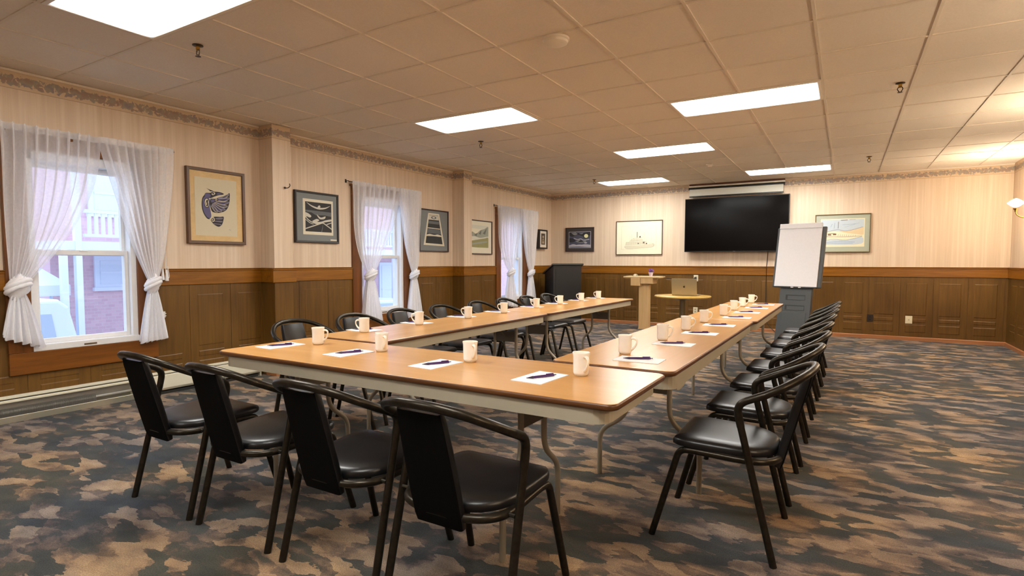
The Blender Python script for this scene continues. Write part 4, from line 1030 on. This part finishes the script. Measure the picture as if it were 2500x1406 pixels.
bm = B(); box(bm, -.05, .05, -.05, .05, -.02, 0); obj('base', bm, M_detect, t, bevel=.004)
bm = B(); lathe(bm, [(0,-.018),(.03,-.018),(.024,-.036),(0,-.04)], 16); recalc(bm); obj('cover', bm, M_detect, t, smooth=True)
def sconce(y, label):
    t = thing('wall_sconce', label, 'lamp', (XR, y, 1.86), 0, 'wall sconces of the right wall')
    bm = B(); lathe(bm, [(0,0),(.05,0),(.045,.012),(.02,.02),(0,.02)], 20); o = obj('back_plate', bm, M_brass, t, smooth=True); o.rotation_euler = (0,-PI/2,0)
    bm = B(); tube(bm, catmull([(-.01,0,0),(-.06,0,-.07),(-.12,0,-.08),(-.175,0,-.045),(-.19,0,.0)], 6), .006, 8); obj('arm', bm, M_brass, t, smooth=True)
    bm = B(); lathe(bm, [(0,-.01),(.01,-.008),(.014,.02),(.028,.03),(.03,.036),(0,.036)], 16, (-.19,0,0)); obj('candle_cup', bm, M_brass, t, smooth=True)
    bm = B(); lathe(bm, [(.0,.05),(.03,.06),(.062,.085),(.085,.108),(.06,.128),(.03,.15),(.0,.165)], 20, (-.19,0,0)); obj('glass_shade', bm, M_bulb, t, smooth=True)
sconce(9.42, 'brass wall sconce with glowing glass shade at the right edge')
sconce(6.5, 'brass wall sconce on the right wall, next nearer one')
sconce(3.6, 'added unseen brass sconce on the right wall, beside the camera')  # out of view, added to lift the ceiling brightness
sconce(.7, 'added unseen brass sconce on the right wall, behind the camera')  # also an added lamp out of view, brightening the ceiling

# ------------------------------------------------------------------ outside the windows
bm = B(); box(bm, -40, XL-.17, -15, 45, -1.2, -1.0); o = obj('outdoor_ground', bm, M_snow); o['kind'] = 'structure'
FX = -12.5
t = thing('brick_house', 'red brick house with white trim and upstairs balcony seen through the windows', 'building', (FX, 4.95, -1))
def fb(bm, x0, x1, y0, y1, z0, z1): box(bm, x0-FX, x1-FX, y0-4.95, y1-4.95, z0+1, z1+1)
bm = B(); fb(bm, FX-6, FX, 4.95, 21, -1, 6.5); fb(bm, FX-4, FX-.02, 4.45, 4.95, -1, 1.4); obj('wall', bm, M_brick, t)
bm = B(); fb(bm, FX, FX+1.3, 4.1, 14.0, 1.40, 1.55); obj('balcony_floor', bm, M_ext, t)
bm = B(); fb(bm, FX+1.2, FX+1.26, 4.5, 14.0, 2.04, 2.10); fb(bm, FX+1.2, FX+1.26, 4.5, 14.0, 1.63, 1.68); rl = obj('railing', bm, M_ext, t)
y = 4.56; first = None
while y < 13.9:
    if first is None:
        bm = B(); fb(bm, FX+1.21, FX+1.25, y, y+.05, 1.66, 2.06); first = obj('baluster', bm, M_ext, rl); y0 = y
    else:
        c = first.copy(); COL.objects.link(c); c.location = (0, y-y0, 0)
    y += .105
for y in (4.13, 4.34, 9.2, 12.1, 13.9):
    bm = B(); fb(bm, FX+1.21, FX+1.32, y, y+.09, -1, 6.5 if y != 4.13 else 1.45); obj('porch_post', bm, M_ext, t)
for y0, y1, z0, z1 in ((5.22,5.62,.76,1.22), (5.16,5.6,2.2,2.85), (8.4,9.2,.5,1.5), (10.2,11.0,2.2,3.6), (12.9,13.6,-.4,1.1), (16,17,.5,1.6)):
    bm = B(); fb(bm, FX, FX+.05, y0-.09, y1+.09, z0-.09, z1+.09); fb(bm, FX, FX+.09, y0-.12, y1+.12, z0-.13, z0-.06); f = obj('window_trim', bm, M_ext, t)
    bm = B(); fb(bm, FX+.045, FX+.06, y0, y1, z0, z1); pn = obj('pane', bm, plain('pale reflecting window', (206,216,232), .2), f)
    bm = B(); fb(bm, FX+.055, FX+.07, y0, y1, (z0+z1)/2-.02, (z0+z1)/2+.02); obj('glazing_bar', bm, M_ext, f)
t = thing('neighbour_house', 'pale grey house far beyond the far window', 'building', (-16, 21.5, -1))
bm = B(); box(bm, -6, 0, 0, 16, 0, 6.2); obj('wall', bm, M_extg, t)
bm = B(); loft(bm, [[(-6.4,y,6.1),(.4,y,6.1),(-3,y,8.6)] for y in (-.3, 16.3)]); obj('roof', recalc(bm), M_snow, t)
for y in (2, 5, 8, 11):
    bm = B(); box(bm, 0, .05, y, y+1.1, 1.6, 3.2); f = obj('window_trim', bm, M_ext, t)
    bm = B(); box(bm, .045, .07, y+.1, y+1.0, 1.7, 3.1); obj('pane', bm, plain('pale reflecting window', (206,216,232), .2), f)
t = thing('white_shed', 'white building behind the left curtain of the nearest window', 'building', (-15, .2, -1))
bm = B(); box(bm, -3, 0, -3, 3.7, 0, 2.7); obj('wall', bm, M_extg, t)
bm = B(); loft(bm, [[(.3,y,2.6),(-3.3,y,2.6),(-1.5,y,3.9)] for y in (-3.2, 3.9)]); obj('roof', recalc(bm), M_snow, t)
# market canopy
t = thing('canopy_tent', 'small white canopy on legs outside the nearest window', 'canopy', (-11.8, 3.98, -1))
bm = B(); loft(bm, [[(-.36,-.36,1.62),(.36,-.36,1.62),(.36,.36,1.62),(-.36,.36,1.62)], [(-.36,-.36,1.80),(.36,-.36,1.80),(.36,.36,1.80),(-.36,.36,1.80)], [(-.03,-.03,2.12),(.03,-.03,2.12),(.03,.03,2.12),(-.03,.03,2.12)]], False); obj('cloth', bm, M_tent, t)
for sx in (-1, 1):
    for sy in (-1, 1):
        bm = B(); box(bm, sx*.32-.02, sx*.32+.02, sy*.32-.02, sy*.32+.02, 0, 1.64); obj('leg', bm, M_ext, t)
def car(name, label, cat, x, y, z, prof, glass, width, wheels):
    t = thing(name, label, cat, (x, y, z))
    bm = B(); loft(bm, [[(0,u,v) for u, v in prof], [(-width,u,v) for u, v in prof]]); obj('body', recalc(bm), M_car, t, bevel=.05, segs=3)
    for k, g in enumerate(glass):
        bm = B(); loft(bm, [[(.012,u,v) for u, v in g], [(-.02,u,v) for u, v in g]]); obj('side_window', recalc(bm), M_carg, t)
    for u in wheels:
        bm = B(); lathe(bm, [(0,0),(.2,0),(.33,.01),(.34,.1),(.33,.2),(0,.2)], 20)
        o = obj('wheel', bm, plain('tyre rubber', (90,94,102), .7), t, smooth=True); o.rotation_euler = (0, PI/2, 0); o.location = (-.18, u, .34)
    return t
car('parked_van', 'white van parked outside the nearest window', 'van', -9.6, 1.2, -1.0,
    [(-2.0,.35),(2.45,.35),(2.6,.5),(2.62,.95),(2.52,1.08),(2.42,1.55),(2.3,1.66),(-2.0,1.7)], [[(-1.6,1.14),(2.25,1.12),(2.2,1.46),(-1.6,1.5)], [(1.7,.62),(2.0,.62),(2.0,.72),(1.7,.72)]], 1.25, (-1.2, 1.7))
car('parked_car', 'white car parked outside the middle window', 'car', -9.3, 8.1, -1.0,
    [(-.2,.3),(4.0,.3),(4.1,.7),(3.2,.85),(2.6,1.28),(1.2,1.32),(.4,.9),(-.2,.8)], [[(1.0,.92),(2.95,.9),(2.5,1.2),(1.3,1.24)]], 1.5, (.6, 3.2))

# ------------------------------------------------------------------ daylight and camera
w = bpy.data.worlds.new('overcast sky'); SC.world = w; w.use_nodes = True
nt = w.node_tree; bg = nt.nodes['Background']
tc = nt.nodes.new('ShaderNodeTexCoord'); nz = nt.nodes.new('ShaderNodeTexNoise'); nz.inputs['Scale'].default_value = 2.5; nz.inputs['Detail'].default_value = 4
nt.links.new(tc.outputs['Generated'], nz.inputs['Vector'])
nt.links.new(ramp(nt, nz.outputs['Fac'], [(.35, (.60,.74,1.0)), (.65, (.80,.89,1.0))]), bg.inputs['Color'])
bg.inputs['Strength'].default_value = 1.0

cd = bpy.data.cameras.new('camera'); cam = bpy.data.objects.new('camera', cd); COL.objects.link(cam); SC.camera = cam
F, YAW, PITCH, ROLL, CY = 1361.76, .53813, -.053802, .00172, 713.68
cd.sensor_fit = 'HORIZONTAL'; cd.sensor_width = 36; cd.lens = F/2500*36
cd.shift_y = (CY-703)/2500
cd.clip_start = .05; cd.clip_end = 200
fw = Vector((-math.sin(YAW)*math.cos(PITCH), math.cos(YAW)*math.cos(PITCH), math.sin(PITCH)))
r = Vector((math.cos(YAW), math.sin(YAW), 0)); u = r.cross(fw)
r2 = r*math.cos(ROLL)+u*math.sin(ROLL); u2 = -r*math.sin(ROLL)+u*math.cos(ROLL)
m = Matrix((r2, u2, -fw)).transposed().to_4x4(); m.translation = (0, 0, CAMZ)
cam.matrix_world = m
SC.view_settings.view_transform = 'Standard'; SC.view_settings.look = 'None'; SC.view_settings.gamma = 1; SC.view_settings.use_curve_mapping = False
SC.view_settings.exposure = 1.67
SC.cycles.max_bounces = 12; SC.cycles.diffuse_bounces = 8; SC.cycles.transparent_max_bounces = 16; SC.cycles.sample_clamp_indirect = 6
SC.cycles.use_denoising = True
